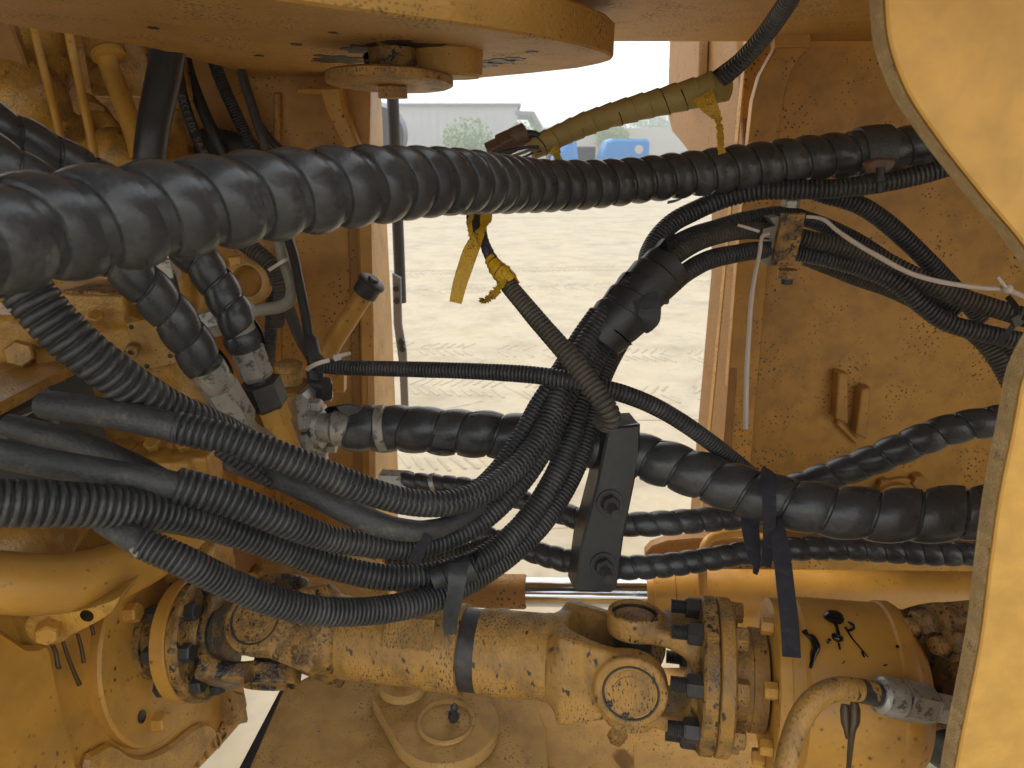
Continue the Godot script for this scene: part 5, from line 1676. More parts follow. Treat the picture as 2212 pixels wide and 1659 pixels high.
	hose("thin_wrapped_hose", "lowest thin wrapped hose, through the lower hole of the black clamp and behind the strap", [[985, 1140, 40, 1.22], [1060, 1160, 44, 1.20], [1130, 1185, 48, 1.18], [1200, 1205, 52, 1.15], [1280, 1222, 54, 1.12], [1360, 1226, 54, 1.10], [1440, 1221, 53, 1.10], [1530, 1208, 52, 1.10], [1620, 1194, 52, 1.10], [1720, 1186, 53, 1.09], [1820, 1184, 54, 1.08], [1920, 1190, 54, 1.07], [2020, 1196, 54, 1.06], [2130, 1195, 54, 1.05]], "wrap", {"pitch": 0.70, "segs": 34, "seed": 9.0, "lean": 1.0}, M.rubber)

	# black clamp block with two studs
	var cb := thing("clamp_block", "tall black clamp block with two nutted studs, dusty top, centre right", "clamp", at(1290, 1280, 1.08))
	var fc := [at(1314, 924, 1.015), at(1384, 917, 1.02), at(1386, 990, 1.02), at(1372, 1060, 1.03), at(1352, 1160, 1.04), at(1334, 1270, 1.06), at(1322, 1283, 1.06), at(1242, 1278, 1.055), at(1256, 1180, 1.04), at(1290, 1050, 1.025)]
	var n0: Vector3 = (fc[1] - fc[0]).cross(fc[7] - fc[0]).normalized()
	if n0.z < 0.0:
		n0 = -n0
	var fcp := []
	for p in fc:
		fcp.append(p - n0 * (p - fc[0]).dot(n0))
	put("block", prism(fcp, -n0 * 0.056, 0.003), M.black, cb)
	put("dust_cap", prism([fcp[0] + Vector3(0, 0.0008, -0.004), fcp[1] + Vector3(-0.001, 0.0008, -0.004), fcp[1] + Vector3(-0.001, 0.0008, 0) - n0 * 0.053, fcp[0] + Vector3(0, 0.0008, 0) - n0 * 0.053], Vector3(0, -0.004, 0), 0.001), M.dusty_loom, cb, "dusty top face")
	for q in [[1312, 1085], [1298, 1220]]:
		var o := on_plane(q[0] + 4, q[1], fcp[0], n0)
		put("washer", turned(o, n0, [[0, 0.0195], [0.0025, 0.0195], [0.003, 0.019]], 28), M.black, cb)
		put("nut", hexagon(o + n0 * 0.003, n0, 0.0135, 0.012, 0.3), M.steel, cb)
		var prof := []
		for i in 12:
			prof.append([0.015 + i * 0.002, 0.0066])
			prof.append([0.016 + i * 0.002, 0.0073])
		put("stud", turned(o, n0 + Vector3(0, -0.12, 0), prof, 14), M.steel, cb)

	# navy webbing strap tied over the cross hose
	var stp := thing("webbing_strap", "navy webbing strap looped over the fat cross hose, one long tail hanging", "strap", at(1660, 1420, 0.92))
	put("loop", strip([[1664, 1016, 34, 0.975, 0.0], [1660, 1024, 33, 0.945, 0.0], [1660, 1050, 31, 0.928, 0.05], [1662, 1090, 29, 0.925, 0.0], [1662, 1130, 27, 0.93, -0.05], [1660, 1180, 24, 0.94, 0.1], [1654, 1224, 22, 0.95, 0.2]], 0.0016, 0.0012, 1.0), M.webbing, stp)
	put("short_tail", strip([[1622, 1105, 38, 0.985, 0.1], [1620, 1130, 38, 0.98, 0.2], [1624, 1170, 34, 0.975, 0.3], [1630, 1210, 26, 0.97, 0.5], [1633, 1226, 16, 0.97, 0.7], [1630, 1240, 12, 0.97, 0.7]], 0.0016, 0.001, 2.0), M.webbing, stp)
	put("long_tail", strip([[1668, 1122, 26, 0.94, 0.6], [1680, 1150, 34, 0.925, 0.2], [1690, 1210, 36, 0.91, 0.0], [1698, 1280, 37, 0.90, 0.05], [1706, 1350, 38, 0.89, 0.0], [1710, 1420, 38, 0.885, 0.05]], 0.0018, 0.0008, 3.0), M.webbing, stp)
	put("folded_tail", strip([[1660, 1120, 24, 0.95, 0.4], [1676, 1140, 24, 0.945, 0.4], [1672, 1170, 20, 0.945, 0.5]], 0.0016, 0.001, 4.0), M.webbing, stp)

# ---------------------------------------------------------------- corrugated conduits
func build_looms() -> void:
	var G := "corrugated conduits in the hanging loop"
	# big conduit dropping from under the top hose at the left
	hose("corrugated_conduit", "thick corrugated conduit sloping down from under the top hose at the left", [[10, 560, 104, 0.66], [60, 630, 106, 0.67], [110, 690, 105, 0.68], [170, 748, 102, 0.695], [235, 800, 97, 0.715], [300, 845, 91, 0.74], [360, 880, 84, 0.77], [420, 905, 74, 0.80], [480, 925, 62, 0.84], [550, 960, 52, 0.90]], "loom", {"segs": 40, "seed": 1.0, "pitch": 0.225}, M.loom, G)

	# conduit b: smooth sleeve, then loom, right round the loop to the tape
	var b := thing("sleeved_conduit", "corrugated conduit fed by the upper smooth black sleeve, front of the loop", "conduit", at(900, 1130, 0.86), G)
	put("smooth_sleeve", tube(run([[98, 874, 62, 0.74], [150, 880, 63, 0.73], [220, 890, 64, 0.725], [300, 906, 65, 0.72], [400, 928, 64, 0.72]]), "plain", {"segs": 36, "wob": 0.006}), M.hose, b)
	put("corrugation", tube(run([[374, 922, 72, 0.72], [420, 932, 71, 0.725], [500, 950, 69, 0.735], [600, 984, 67, 0.755], [700, 1024, 64, 0.78], [800, 1062, 61, 0.81], [880, 1084, 59, 0.835], [960, 1088, 57, 0.86], [1030, 1068, 55, 0.89], [1085, 1035, 53, 0.92], [1130, 994, 51, 0.945], [1162, 950, 49, 0.965], [1188, 900, 48, 0.985], [1212, 845, 47, 1.0], [1238, 790, 46, 1.015], [1268, 735, 46, 1.03], [1300, 690, 45, 1.04], [1340, 640, 45, 1.05], [1390, 590, 44, 1.06], [1430, 560, 40, 1.07]]), "loom", {"segs": 32, "seed": 2.0, "seam": 1.0, "pitch": 0.215}), M.loom, b)
	# conduit a: slim one to the left of b
	hose("corrugated_conduit", "slim corrugated conduit on the outer left of the rising bundle", [[930, 1092, 34, 0.90], [985, 1080, 37, 0.915], [1030, 1056, 39, 0.935], [1070, 1020, 40, 0.955], [1105, 975, 40, 0.97], [1135, 925, 40, 0.985], [1160, 878, 40, 1.0], [1190, 832, 40, 1.01], [1222, 780, 40, 1.03], [1255, 725, 39, 1.045], [1290, 675, 38, 1.055]], "loom", {"segs": 26, "seed": 3.0, "pitch": 0.24, "seam": 0.9}, M.loom, G)
	# conduit f / b2
	var f := thing("sleeved_conduit", "corrugated conduit with torn open mouth fed by the lower smooth sleeve", "conduit", at(850, 1215, 0.85), G)
	put("smooth_sleeve", tube(run([[-120, 958, 64, 0.66], [0, 980, 64, 0.68], [100, 1000, 63, 0.695], [200, 1017, 63, 0.71], [300, 1034, 62, 0.725], [410, 1056, 61, 0.74]]), "plain", {"segs": 36, "wob": 0.006}), M.hose, f)
	put("corrugation", tube(run([[376, 1047, 80, 0.735], [420, 1058, 79, 0.745], [480, 1074, 76, 0.76], [540, 1096, 72, 0.775], [600, 1122, 67, 0.795], [660, 1146, 62, 0.82], [720, 1165, 56, 0.845], [800, 1178, 53, 0.87], [873, 1183, 51, 0.895], [941, 1173, 50, 0.92], [1010, 1145, 49, 0.945], [1060, 1110, 48, 0.965], [1105, 1066, 47, 0.98], [1148, 1012, 46, 0.995], [1180, 958, 46, 1.01], [1205, 905, 46, 1.02], [1228, 850, 45, 1.03], [1262, 785, 44, 1.045], [1300, 720, 44, 1.06], [1345, 655, 43, 1.07], [1400, 595, 42, 1.08]]), "loom", {"segs": 32, "seed": 4.0, "pitch": 0.21, "seam": 4.6}), M.loom, f)
	# conduit c: the big one from the lower left
	hose("corrugated_conduit", "thick dented corrugated conduit entering low at the left edge, in front of the pipe", [[-110, 1078, 112, 0.60], [0, 1086, 108, 0.625], [100, 1088, 103, 0.65], [200, 1092, 96, 0.68], [300, 1100, 88, 0.715], [400, 1118, 78, 0.755], [480, 1140, 70, 0.79], [560, 1168, 64, 0.82], [640, 1198, 60, 0.85], [720, 1224, 58, 0.87], [800, 1243, 57, 0.885], [880, 1249, 56, 0.90], [960, 1236, 55, 0.92], [1030, 1212, 54, 0.94], [1090, 1172, 52, 0.965], [1140, 1120, 50, 0.985], [1180, 1062, 49, 1.0], [1212, 1000, 48, 1.015], [1236, 935, 47, 1.03], [1252, 870, 46, 1.045], [1275, 800, 45, 1.06], [1310, 735, 44, 1.075], [1355, 670, 43, 1.09], [1410, 610, 42, 1.1]], "loom", {"segs": 36, "seed": 5.0, "pitch": 0.19, "wob": 0.02}, M.loom, G)
	# conduit d/e: the lowest
	var d := thing("sleeved_conduit", "lowest corrugated conduit of the loop, passing just above the drive shaft", "conduit", at(780, 1350, 0.8), G)
	put("smooth_sleeve", tube(run([[225, 1128, 50, 0.72], [262, 1148, 56, 0.70], [300, 1170, 58, 0.69], [340, 1188, 56, 0.69]]), "plain", {"segs": 32, "wob": 0.008}), M.hose, d)
	put("corrugation", tube(run([[300, 1170, 66, 0.685], [345, 1190, 68, 0.69], [400, 1214, 68, 0.70], [460, 1244, 67, 0.72], [520, 1272, 66, 0.74], [580, 1296, 65, 0.76], [650, 1314, 64, 0.785], [720, 1322, 62, 0.81], [800, 1320, 60, 0.84], [870, 1310, 59, 0.865], [940, 1292, 57, 0.895], [1000, 1264, 54, 0.925], [1060, 1228, 52, 0.955], [1115, 1186, 50, 0.98], [1165, 1136, 49, 1.0], [1205, 1080, 48, 1.02], [1240, 1015, 47, 1.04], [1264, 950, 46, 1.055], [1280, 885, 46, 1.07], [1300, 815, 45, 1.085], [1335, 745, 44, 1.10], [1385, 670, 43, 1.11]]), "loom", {"segs": 32, "seed": 6.0, "pitch": 0.175, "seam": 5.2}), M.loom, d)
	put("cable_tie_end", box(Transform3D(Basis.from_euler(Vector3(0, 0, 0.5)), at(292, 1192, 0.675)), Vector3(0.007, 0.010, 0.004), 0.001), M.grey_hose, d)
	# frayed piece lying behind
	hose("frayed_conduit", "frayed corrugated conduit end lying behind the bottom of the loop", [[835, 1222, 42, 1.0], [890, 1216, 40, 1.0], [950, 1202, 36, 1.01], [1010, 1188, 32, 1.02], [1070, 1168, 28, 1.03]], "loom", {"segs": 22, "seed": 7.0, "pitch": 0.28, "wob": 0.06}, M.dusty_loom)
	# dusty bare hose across the middle of the loop
	hose("dusty_hose", "dusty grey bare hose lying across the middle of the loop", [[500, 996, 50, 0.87], [560, 1016, 54, 0.855], [620, 1038, 56, 0.845], [680, 1066, 57, 0.84], [740, 1098, 56, 0.84], [800, 1126, 54, 0.845], [860, 1143, 50, 0.855], [920, 1146, 45, 0.875], [980, 1128, 38, 0.91], [1040, 1090, 34, 0.95]], "plain", {"segs": 36, "wob": 0.008, "seed": 8.0}, M.hose)
	hose("split_conduit", "narrow torn piece of conduit beneath the front corrugated conduit", [[470, 972, 30, 0.80], [500, 988, 34, 0.81], [530, 1006, 34, 0.82], [560, 1028, 30, 0.83], [592, 1050, 22, 0.84]], "loom", {"segs": 20, "seed": 9.0, "pitch": 0.4, "wob": 0.1}, M.loom)
	# second smooth sleeve that runs under
	hose("smooth_hose", "middle smooth black hose between two sleeves at the left", [[20, 918, 50, 0.82], [80, 934, 54, 0.81], [150, 952, 56, 0.80], [220, 976, 54, 0.80], [290, 1004, 48, 0.80], [360, 1036, 40, 0.80]], "plain", {"segs": 32, "wob": 0.006, "seed": 10.0}, M.hose)
	# crossing conduit with an open slit, bent back on itself
	hose("slit_conduit", "dusty corrugated conduit with an open slit crossing in front of the bundle", [[1086, 596, 36, 0.985], [1098, 616, 38, 0.98], [1128, 652, 40, 0.972], [1163, 694, 42, 0.962], [1198, 734, 43, 0.952], [1236, 778, 45, 0.942], [1270, 822, 46, 0.935], [1298, 862, 47, 0.93], [1315, 890, 47, 0.93], [1318, 906, 46, 0.935], [1310, 914, 42, 0.95], [1300, 908, 40, 0.975]], "loom", {"segs": 32, "seed": 11.0, "pitch": 0.23, "seam": 1.75}, M.dusty_loom)
	# horizontal conduit
	hose("level_conduit", "level corrugated conduit from the zip tie at left, crossing the bundle", [[690, 789, 34, 1.10], [740, 794, 34, 1.09], [820, 796, 34, 1.07], [900, 798, 35, 1.05], [1000, 801, 36, 1.025], [1100, 806, 38, 1.0], [1170, 812, 39, 0.985], [1230, 822, 40, 0.975], [1290, 836, 40, 0.975], [1350, 852, 40, 0.98], [1410, 876, 39, 0.99], [1470, 910, 38, 1.0], [1530, 952, 37, 1.02], [1580, 990, 36, 1.04], [1640, 1040, 35, 1.06]], "loom", {"segs": 28, "seed": 12.0, "pitch": 0.22}, M.loom)
	# black tape round the bundle
	var tp := thing("tape_wrap", "shiny black tape wrapped round the conduit bundle, loose flap on its right", "tape", at(1370, 700, 1.0))
	put("wrapping", tube(run([[1312, 716, 112, 1.06], [1336, 690, 120, 1.06], [1366, 655, 120, 1.065], [1396, 620, 116, 1.07], [1426, 588, 108, 1.075], [1452, 562, 94, 1.08]]), "tape", {"segs": 40, "seed": 13.0, "pitch": 0.34, "wob": 0.09}), M.black, tp)
	put("flap", strip([[1392, 640, 56, 1.02, 0.2], [1402, 668, 54, 1.015, 0.3], [1404, 692, 44, 1.015, 0.4], [1390, 716, 18, 1.02, 0.5]], 0.0006, 0.0015, 5.0), M.black, tp)
	# tape with hanging tail at the bottom of the loop, and a cloth tie
	var t2 := thing("tape_tie", "black tape round the bottom of the loop with a tail over the drive shaft", "tape", at(975, 1372, 0.85))
	put("wrapping", tube(run([[952, 1248, 66, 0.905], [980, 1240, 67, 0.91], [1006, 1230, 65, 0.915]]), "tape", {"segs": 30, "seed": 14.0, "pitch": 0.5, "wob": 0.04}), M.black, t2)
	put("tail", strip([[990, 1216, 44, 0.875, 0.1], [988, 1245, 40, 0.865, 0.0], [984, 1280, 36, 0.865, 0.1], [976, 1320, 34, 0.872, -0.1], [972, 1350, 33, 0.878, 0.0], [973, 1372, 26, 0.88, 0.1]], 0.0006, 0.002, 6.0), M.black, t2)
	solo("cloth_tie", strip([[926, 1156, 20, 0.855, 0.2], [914, 1175, 24, 0.86, 0.1], [902, 1196, 26, 0.872, 0.0], [893, 1218, 26, 0.885, 0.1]], 0.001, 0.001, 7.0), M.webbing, "short dark cloth tie round the dusty grey hose, bottom of the loop", "tie")

# ---------------------------------------------------------------- hoses and pipes on the engine side, upper left
func build_engine_side() -> void:
	hose("black_hose", "thick plain black hose coming down behind the upper hitch plate edge", [[372, 60, 68, 1.08], [362, 125, 70, 1.08], [350, 185, 70, 1.08], [337, 245, 68, 1.08], [328, 300, 66, 1.08], [320, 370, 64, 1.09]], "plain", {"segs": 40, "wob": 0.004, "seed": 1.0}, M.black)
	for q in [["yellow_rod", "left thin yellow pipe in front of the upper casing", [[66, 20, 17, 1.12], [80, 90, 17, 1.12], [100, 170, 17, 1.13], [118, 240, 17, 1.13], [136, 330, 17, 1.14]]], ["yellow_rod", "right thin yellow pipe in front of the upper casing", [[140, 20, 18, 1.12], [152, 90, 18, 1.12], [170, 170, 18, 1.13], [186, 245, 18, 1.13], [206, 350, 18, 1.14]]]]:
		solo(q[0], tube(run(q[2]), "plain", {"segs": 24, "wob": 0.0}), M.paint, q[1], "pipe", "thin yellow pipes")
	var fp := thing("filler_pipe", "stout yellow pipe with a collar, sloping between casing and black hose", "pipe", at(290, 330, 1.2))
	put("pipe", tube(run([[205, 40, 42, 1.2], [232, 130, 42, 1.2], [262, 210, 42, 1.2], [290, 290, 42, 1.2], [306, 350, 42, 1.2]]), "plain", {"segs": 32, "wob": 0.0}), M.paint, fp)
	put("collar", turned(at(234, 118, 1.2), (at(262, 210, 1.2) - at(232, 130, 1.2)), [[-0.006, 0.0225], [-0.004, 0.0255], [0.004, 0.0262], [0.008, 0.020]], 32), M.paint, fp)
	put("cap", turned(at(222, 88, 1.2), (at(262, 210, 1.2) - at(232, 130, 1.2)), [[-0.04, 0.030], [0.018, 0.030], [0.020, 0.027]], 32), M.brown, fp)
	# lettered hose and its neighbours
	var lt := thing("lettered_hose", "thin black hose printed with white capitals behind the thick black hose", "hose", at(440, 340, 1.3))
	var lp := run([[378, 120, 24, 1.3], [390, 190, 24, 1.3], [402, 235, 24, 1.3], [418, 280, 24, 1.3], [436, 318, 24, 1.3], [462, 370, 24, 1.3]])
	put("hose", tube(lp, "plain", {"segs": 24, "wob": 0.0}), M.black, lt)
	var word := "EXCEEDS SAE"
	for i in word.length():
		if word[i] == " ":
			continue
		var t := 0.30 + 0.056 * i
		var j := int(t * (lp[0].size() - 1))
		var p: Vector3 = lp[0][j]
		var T: Vector3 = (lp[0][mini(j + 2, lp[0].size() - 1)] - lp[0][j - 1]).normalized()
		var n := (EYE - p)
		n = (n - T * n.dot(T)).normalized()
		var tm := TextMesh.new()
		tm.text = word[i]
		tm.font_size = 16
		tm.pixel_size = 0.00085
		tm.depth = 0.0006
		var o := MeshInstance3D.new()
		o.name = "printed_letter"
		o.mesh = tm
		o.material_override = M.lettering
		lt.add_child(o, true)
		var up := n.cross(T).normalized()
		o.transform = Transform3D(Basis(T, up, n), p + n * 0.0102 - where_is(lt))
	var K := "dark hoses behind the upper hitch plate"
	hose("dark_hose", "dark hose just right of the lettered hose, bending towards the wall", [[396, 110, 26, 1.36], [412, 170, 26, 1.36], [436, 232, 26, 1.37], [462, 290, 26, 1.38], [490, 350, 26, 1.4]], "plain", {"segs": 22, "seed": 2.0}, M.black, K)
	hose("dark_conduit", "corrugated conduit curving down before the brown frame wall", [[458, 120, 27, 1.4], [476, 170, 27, 1.4], [502, 230, 27, 1.4], [530, 290, 27, 1.41], [560, 350, 27, 1.42]], "loom", {"segs": 22, "seed": 3.0, "pitch": 0.22}, M.loom, K)
	hose("dark_hose", "straight dark hose right of the corrugated conduit, passing under the plate corner", [[518, 140, 21, 1.33], [532, 190, 21, 1.33], [548, 240, 21, 1.33], [564, 290, 21, 1.33], [584, 350, 21, 1.33]], "plain", {"segs": 22, "seed": 4.0}, M.hose, K)
	hose("dark_hose", "thin dark hose bending away behind the top hose near the gusset", [[556, 260, 17, 1.38], [580, 296, 17, 1.38], [612, 328, 17, 1.38], [650, 356, 17, 1.38]], "plain", {"segs": 18, "seed": 5.0}, M.black, K)
	solo("air_reservoir", turned(at(500, 330, 1.45), Vector3(1, -0.2, 0.1), [[-0.06, 0.036], [-0.05, 0.042], [0.03, 0.042], [0.045, 0.034]], 32), M.steel, "grey rounded canister behind the dark hoses, upper left", "canister")
	# below the top hose
	var dk := "hoses hanging below the top hose at left"
	hose("dark_conduit", "short corrugated conduit hanging above the grey hose bend", [[520, 520, 38, 1.3], [556, 546, 38, 1.3], [584, 570, 36, 1.3], [598, 600, 34, 1.31], [606, 640, 30, 1.32], [600, 700, 28, 1.36]], "loom", {"segs": 24, "seed": 6.0, "pitch": 0.22}, M.dusty_loom, dk)
	hose("grey_hose", "pale grey hose bending in a hook under the top hose", [[602, 520, 24, 1.22], [614, 566, 25, 1.22], [626, 600, 26, 1.21], [631, 630, 27, 1.205], [622, 653, 27, 1.2], [600, 664, 27, 1.195], [570, 668, 27, 1.19], [530, 676, 26, 1.185], [500, 684, 25, 1.18]], "plain", {"segs": 28, "seed": 7.0}, M.grey_hose, dk)
	var gf := thing("grey_fitting", "grey hex fitting between the two dropping hoses", "pipe fitting", at(450, 710, 1.02))
	put("nut", hexagon(at(436, 704, 1.03), Vector3(1, 0.28, 0.0), 0.021, 0.036, 0.1), M.zinc, gf)
	put("stem", turned(at(462, 690, 1.03), Vector3(1, 0.28, 0.1), [[0, 0.012], [0.06, 0.012]], 20), M.grey_hose, gf)
	var sf := thing("sensor_fitting", "small grey sensor plug above the first dropping hose", "sensor", at(372, 610, 1.05))
	put("plug", hexagon(at(356, 560, 1.05), Vector3(0.1, -1, 0), 0.018, 0.03), M.zinc, sf)
	put("lead", tube(run([[372, 590, 14, 1.05], [378, 620, 16, 1.05], [384, 650, 16, 1.05]]), "plain", {"segs": 14}), M.steel, sf)
	var th := thing("thin_hose", "thin black hose running straight down to the valve block, upper end behind top hose", "hose", at(680, 830, 1.12))
	put("hose", tube(run([[606, 470, 21, 1.2], [632, 545, 21, 1.19], [646, 610, 21, 1.18], [658, 670, 21, 1.17], [669, 735, 21, 1.16]]), "plain", {"segs": 22, "wob": 0.003}), M.black, th)
	put("crimp", turned(at(669, 728, 1.16), at(682, 800, 1.15) - at(669, 728, 1.16), [[0, 0.0105], [0.003, 0.0125], [0.035, 0.0125], [0.037, 0.009]], 24), M.steel, th)
	put("swivel", turned(at(677, 772, 1.155), at(684, 830, 1.15) - at(677, 772, 1.155), [[0, 0.011], [0.02, 0.011], [0.022, 0.014], [0.04, 0.014]], 24), M.black, th)
	hose("thin_conduit", "corrugated lead bending up beside the thin black hose before the post", [[600, 610, 24, 1.34], [622, 660, 26, 1.32], [640, 710, 26, 1.28], [662, 752, 28, 1.2], [690, 785, 32, 1.13]], "loom", {"segs": 22, "seed": 8.0, "pitch": 0.22}, M.dusty_loom)
	hose("black_conduit", "dark vertical conduit in the shadow behind the second dropping hose", [[578, 560, 30, 1.45], [588, 640, 30, 1.45], [584, 720, 28, 1.45], [578, 790, 26, 1.45]], "loom", {"segs": 22, "seed": 9.0}, M.loom)
	var z := thing("zip_tie", "white zip tie holding the level conduit at its left end", "zip tie", at(700, 800, 1.1))
	put("band", strip([[662, 800, 9, 1.10, 0.2], [672, 792, 9, 1.085, 0.2], [690, 784, 9, 1.08, 0.2], [712, 778, 9, 1.085, 0.2]], 0.0014), M.white, z)
	put("head", box(Transform3D(Basis.from_euler(Vector3(0.2, 0.2, 0.3)), at(728, 772, 1.085)), Vector3(0.011, 0.010, 0.006), 0.001), M.white, z)
	put("tail", strip([[730, 770, 8, 1.084, 0.3], [744, 766, 8, 1.08, 0.3], [757, 763, 7, 1.075, 0.3]], 0.0014), M.white, z)
	solo("zip_tie", strip([[580, 584, 7, 1.215, 0.0], [596, 574, 7, 1.2, 0.1], [612, 564, 7, 1.195, 0.1], [622, 560, 7, 1.2, 0.1]], 0.0012), M.white, "white zip tie round the pale grey hose bend", "zip tie")
	# yellow filler tube with black cap
	var ft := thing("dipstick_tube", "yellow filler tube leaning up to a round black cap by the post", "pipe", at(700, 780, 1.3))
	put("tube", tube(run([[690, 800, 42, 1.34], [720, 740, 42, 1.32], [760, 678, 42, 1.30], [792, 628, 42, 1.28]]), "plain", {"segs": 32, "wob": 0.0}), M.paint, ft)
	var u := (at(792, 628, 1.28) - at(760, 678, 1.30)).normalized()
	put("cap", turned(at(790, 630, 1.28), u, [[-0.006, 0.0195], [-0.004, 0.0225], [0.016, 0.0225], [0.018, 0.0255], [0.022, 0.0255], [0.025, 0.022], [0.026, 0.010], [0.031, 0.009]], 32), M.steel, ft)
	solo("shelf_lug", prism([at(690, 850, 1.3), at(735, 800, 1.3), at(745, 805, 1.3), at(742, 850, 1.3)], Vector3(0, 0, -0.03), 0.003), M.paint, "small yellow lug plate beside the valve block", "bracket")

# ---------------------------------------------------------------- taped cables in the opening
func build_taped_cables() -> void:
	var q := thing("taped_cable", "cable bound in dirty olive yellow tape sloping up across the opening", "cable", at(1300, 290, 1.12))
	put("tape_binding", tube(run([[1160, 317, 50, 1.10], [1190, 303, 52, 1.105], [1225, 286, 50, 1.11], [1265, 268, 52, 1.115], [1310, 253, 52, 1.12], [1360, 238, 56, 1.12], [1410, 225, 58, 1.12], [1460, 212, 63, 1.115], [1510, 199, 66, 1.11], [1540, 190, 70, 1.10]]), "tape", {"segs": 36, "seed": 1.0, "pitch": 0.62, "wob": 0.06, "lean": 1.0}), M.old_tape, q)
	put("rear_tail", strip([[1518, 205, 46, 1.075, 0.0], [1532, 228, 36, 1.07, 0.1], [1546, 248, 24, 1.07, 0.4], [1553, 265, 16, 1.075, 0.9], [1556, 290, 16, 1.075, 0.3], [1556, 310, 17, 1.075, 0.6], [1560, 332, 18, 1.075, 0.2]], 0.0005, 0.004, 8.0), M.yellow_tape, q, "torn bright yellow tape end")
	put("front_tail", strip([[1192, 322, 18, 1.08, 0.2], [1202, 330, 22, 1.075, 0.4], [1206, 340, 18, 1.07, 0.8], [1209, 350, 12, 1.07, 0.3]], 0.0005, 0.003, 9.0), M.yellow_tape, q, "small yellow tape end")
	solo("rising_conduit", tube(run([[1520, 200, 36, 1.11], [1545, 180, 37, 1.10], [1580, 152, 39, 1.08], [1615, 118, 40, 1.05], [1648, 80, 41, 1.01], [1678, 40, 42, 0.97], [1706, -4, 44, 0.92], [1735, -60, 46, 0.87]]), "loom", {"segs": 32, "seed": 2.0, "pitch": 0.26}), M.loom, "corrugated conduit rising from the olive tape past the ceiling edge", "conduit")
	solo("thin_cable", tube(run([[1520, 178, 12, 1.10], [1545, 158, 12, 1.095], [1572, 138, 12, 1.09], [1604, 112, 11, 1.08]]), "plain", {"segs": 14}), M.black, "thin black cable lying along the rising conduit", "cable")
	# plug and its loose wires
	var c := thing("wire_connector", "dusty brown plug connector on the top hose with loose wires", "connector", at(1090, 332, 1.06))
	var dx := (at(1122, 297, 1.09) - at(1058, 326, 1.09)).normalized()
	var fr := frame_of(at(1058, 327, 1.09), dx, 0.5)
	put("shell", box(Transform3D(fr.basis, fr * Vector3(0.010, 0, 0)), Vector3(0.026, 0.020, 0.026), 0.002), M.connector, c)
	put("shell", box(Transform3D(fr.basis, fr * Vector3(0.028, 0.001, 0)), Vector3(0.024, 0.025, 0.030), 0.002), M.connector, c)
	put("collar", turned(fr * Vector3(0.036, 0.003, 0), dx, [[0.0, 0.0145], [0.004, 0.016], [0.024, 0.016], [0.026, 0.0125]], 24), M.connector, c)
	put("lead", tube(path_of([[fr * Vector3(0.058, 0.002, 0), 0.007], [fr * Vector3(0.075, -0.006, 0.004), 0.006], [at(1165, 312, 1.10), 0.006]]), "plain", {"segs": 12}), M.black, c)
	var w := [[[1062, 336, 7], [1100, 326, 7], [1140, 318, 7], [1166, 318, 7]], [[1076, 339, 6], [1110, 336, 6], [1145, 324, 6], [1168, 322, 6]], [[1100, 344, 5], [1130, 340, 5], [1152, 330, 5], [1170, 326, 5]]]
	for i in w.size():
		var s := []
		for p in w[i]:
			s.append([p[0], p[1], p[2], 1.075 + 0.006 * i])
		put("wire", tube(run(s), "plain", {"segs": 10, "wob": 0.0}), M.wire_tan if i == 1 else M.wire, c)
	# twisted tape under the top hose and the grey lead it holds
	var y := thing("tape_streamer", "bright yellow tape streamer hanging in a twist below the top hose", "tape", at(1000, 655, 1.0))
	put("upper_turn", strip([[1052, 448, 22, 0.995, 0.1], [1050, 472, 26, 0.99, 0.1], [1043, 492, 18, 0.985, 0.8], [1032, 512, 26, 0.985, 0.3], [1018, 540, 34, 0.985, 0.1], [1004, 580, 33, 0.985, 0.0], [993, 615, 31, 0.985, -0.1], [984, 654, 27, 0.985, 0.1]], 0.0005, 0.0025, 10.0), M.yellow_tape, y)
	put("dark_turn", strip([[1022, 450, 28, 1.0, 0.0], [1026, 480, 38, 0.995, 0.2], [1034, 508, 32, 0.992, 0.4], [1042, 530, 14, 0.99, 0.8]], 0.0005, 0.002, 11.0), M.black, y, "dark dirty side of the tape")
	put("left_edge", strip([[1020, 462, 10, 0.985, 0.4], [1014, 486, 12, 0.98, 0.6], [1020, 512, 14, 0.978, 0.6], [1032, 540, 10, 0.98, 0.4]], 0.0005, 0.002, 12.0), M.yellow_tape, y)
	var l := thing("cable_lead", "grey green lead bound with yellow tape above the slit conduit", "cable", at(1080, 600, 1.0))
	put("lead", tube(run([[1040, 478, 20, 1.0], [1044, 515, 22, 0.995], [1056, 548, 26, 0.99], [1072, 575, 30, 0.988], [1090, 600, 34, 0.985]]), "tape", {"segs": 22, "seed": 5.0, "pitch": 0.6, "wob": 0.05}), M.hose, l)
	put("binding", tube(run([[1064, 566, 30, 0.985], [1074, 580, 38, 0.982], [1086, 592, 44, 0.98], [1098, 602, 38, 0.98], [1104, 612, 36, 0.98]]), "tape", {"segs": 26, "seed": 6.0, "pitch": 0.4, "wob": 0.09}), M.yellow_tape, l, "knotted yellow tape binding")
	put("curled_tail", strip([[1088, 602, 22, 0.968, 0.2], [1078, 620, 18, 0.965, 0.7], [1068, 634, 22, 0.965, 0.4], [1054, 644, 26, 0.965, 1.0], [1044, 652, 24, 0.967, 1.5], [1038, 646, 12, 0.97, 1.9]], 0.0005, 0.004, 13.0), M.yellow_tape, l)

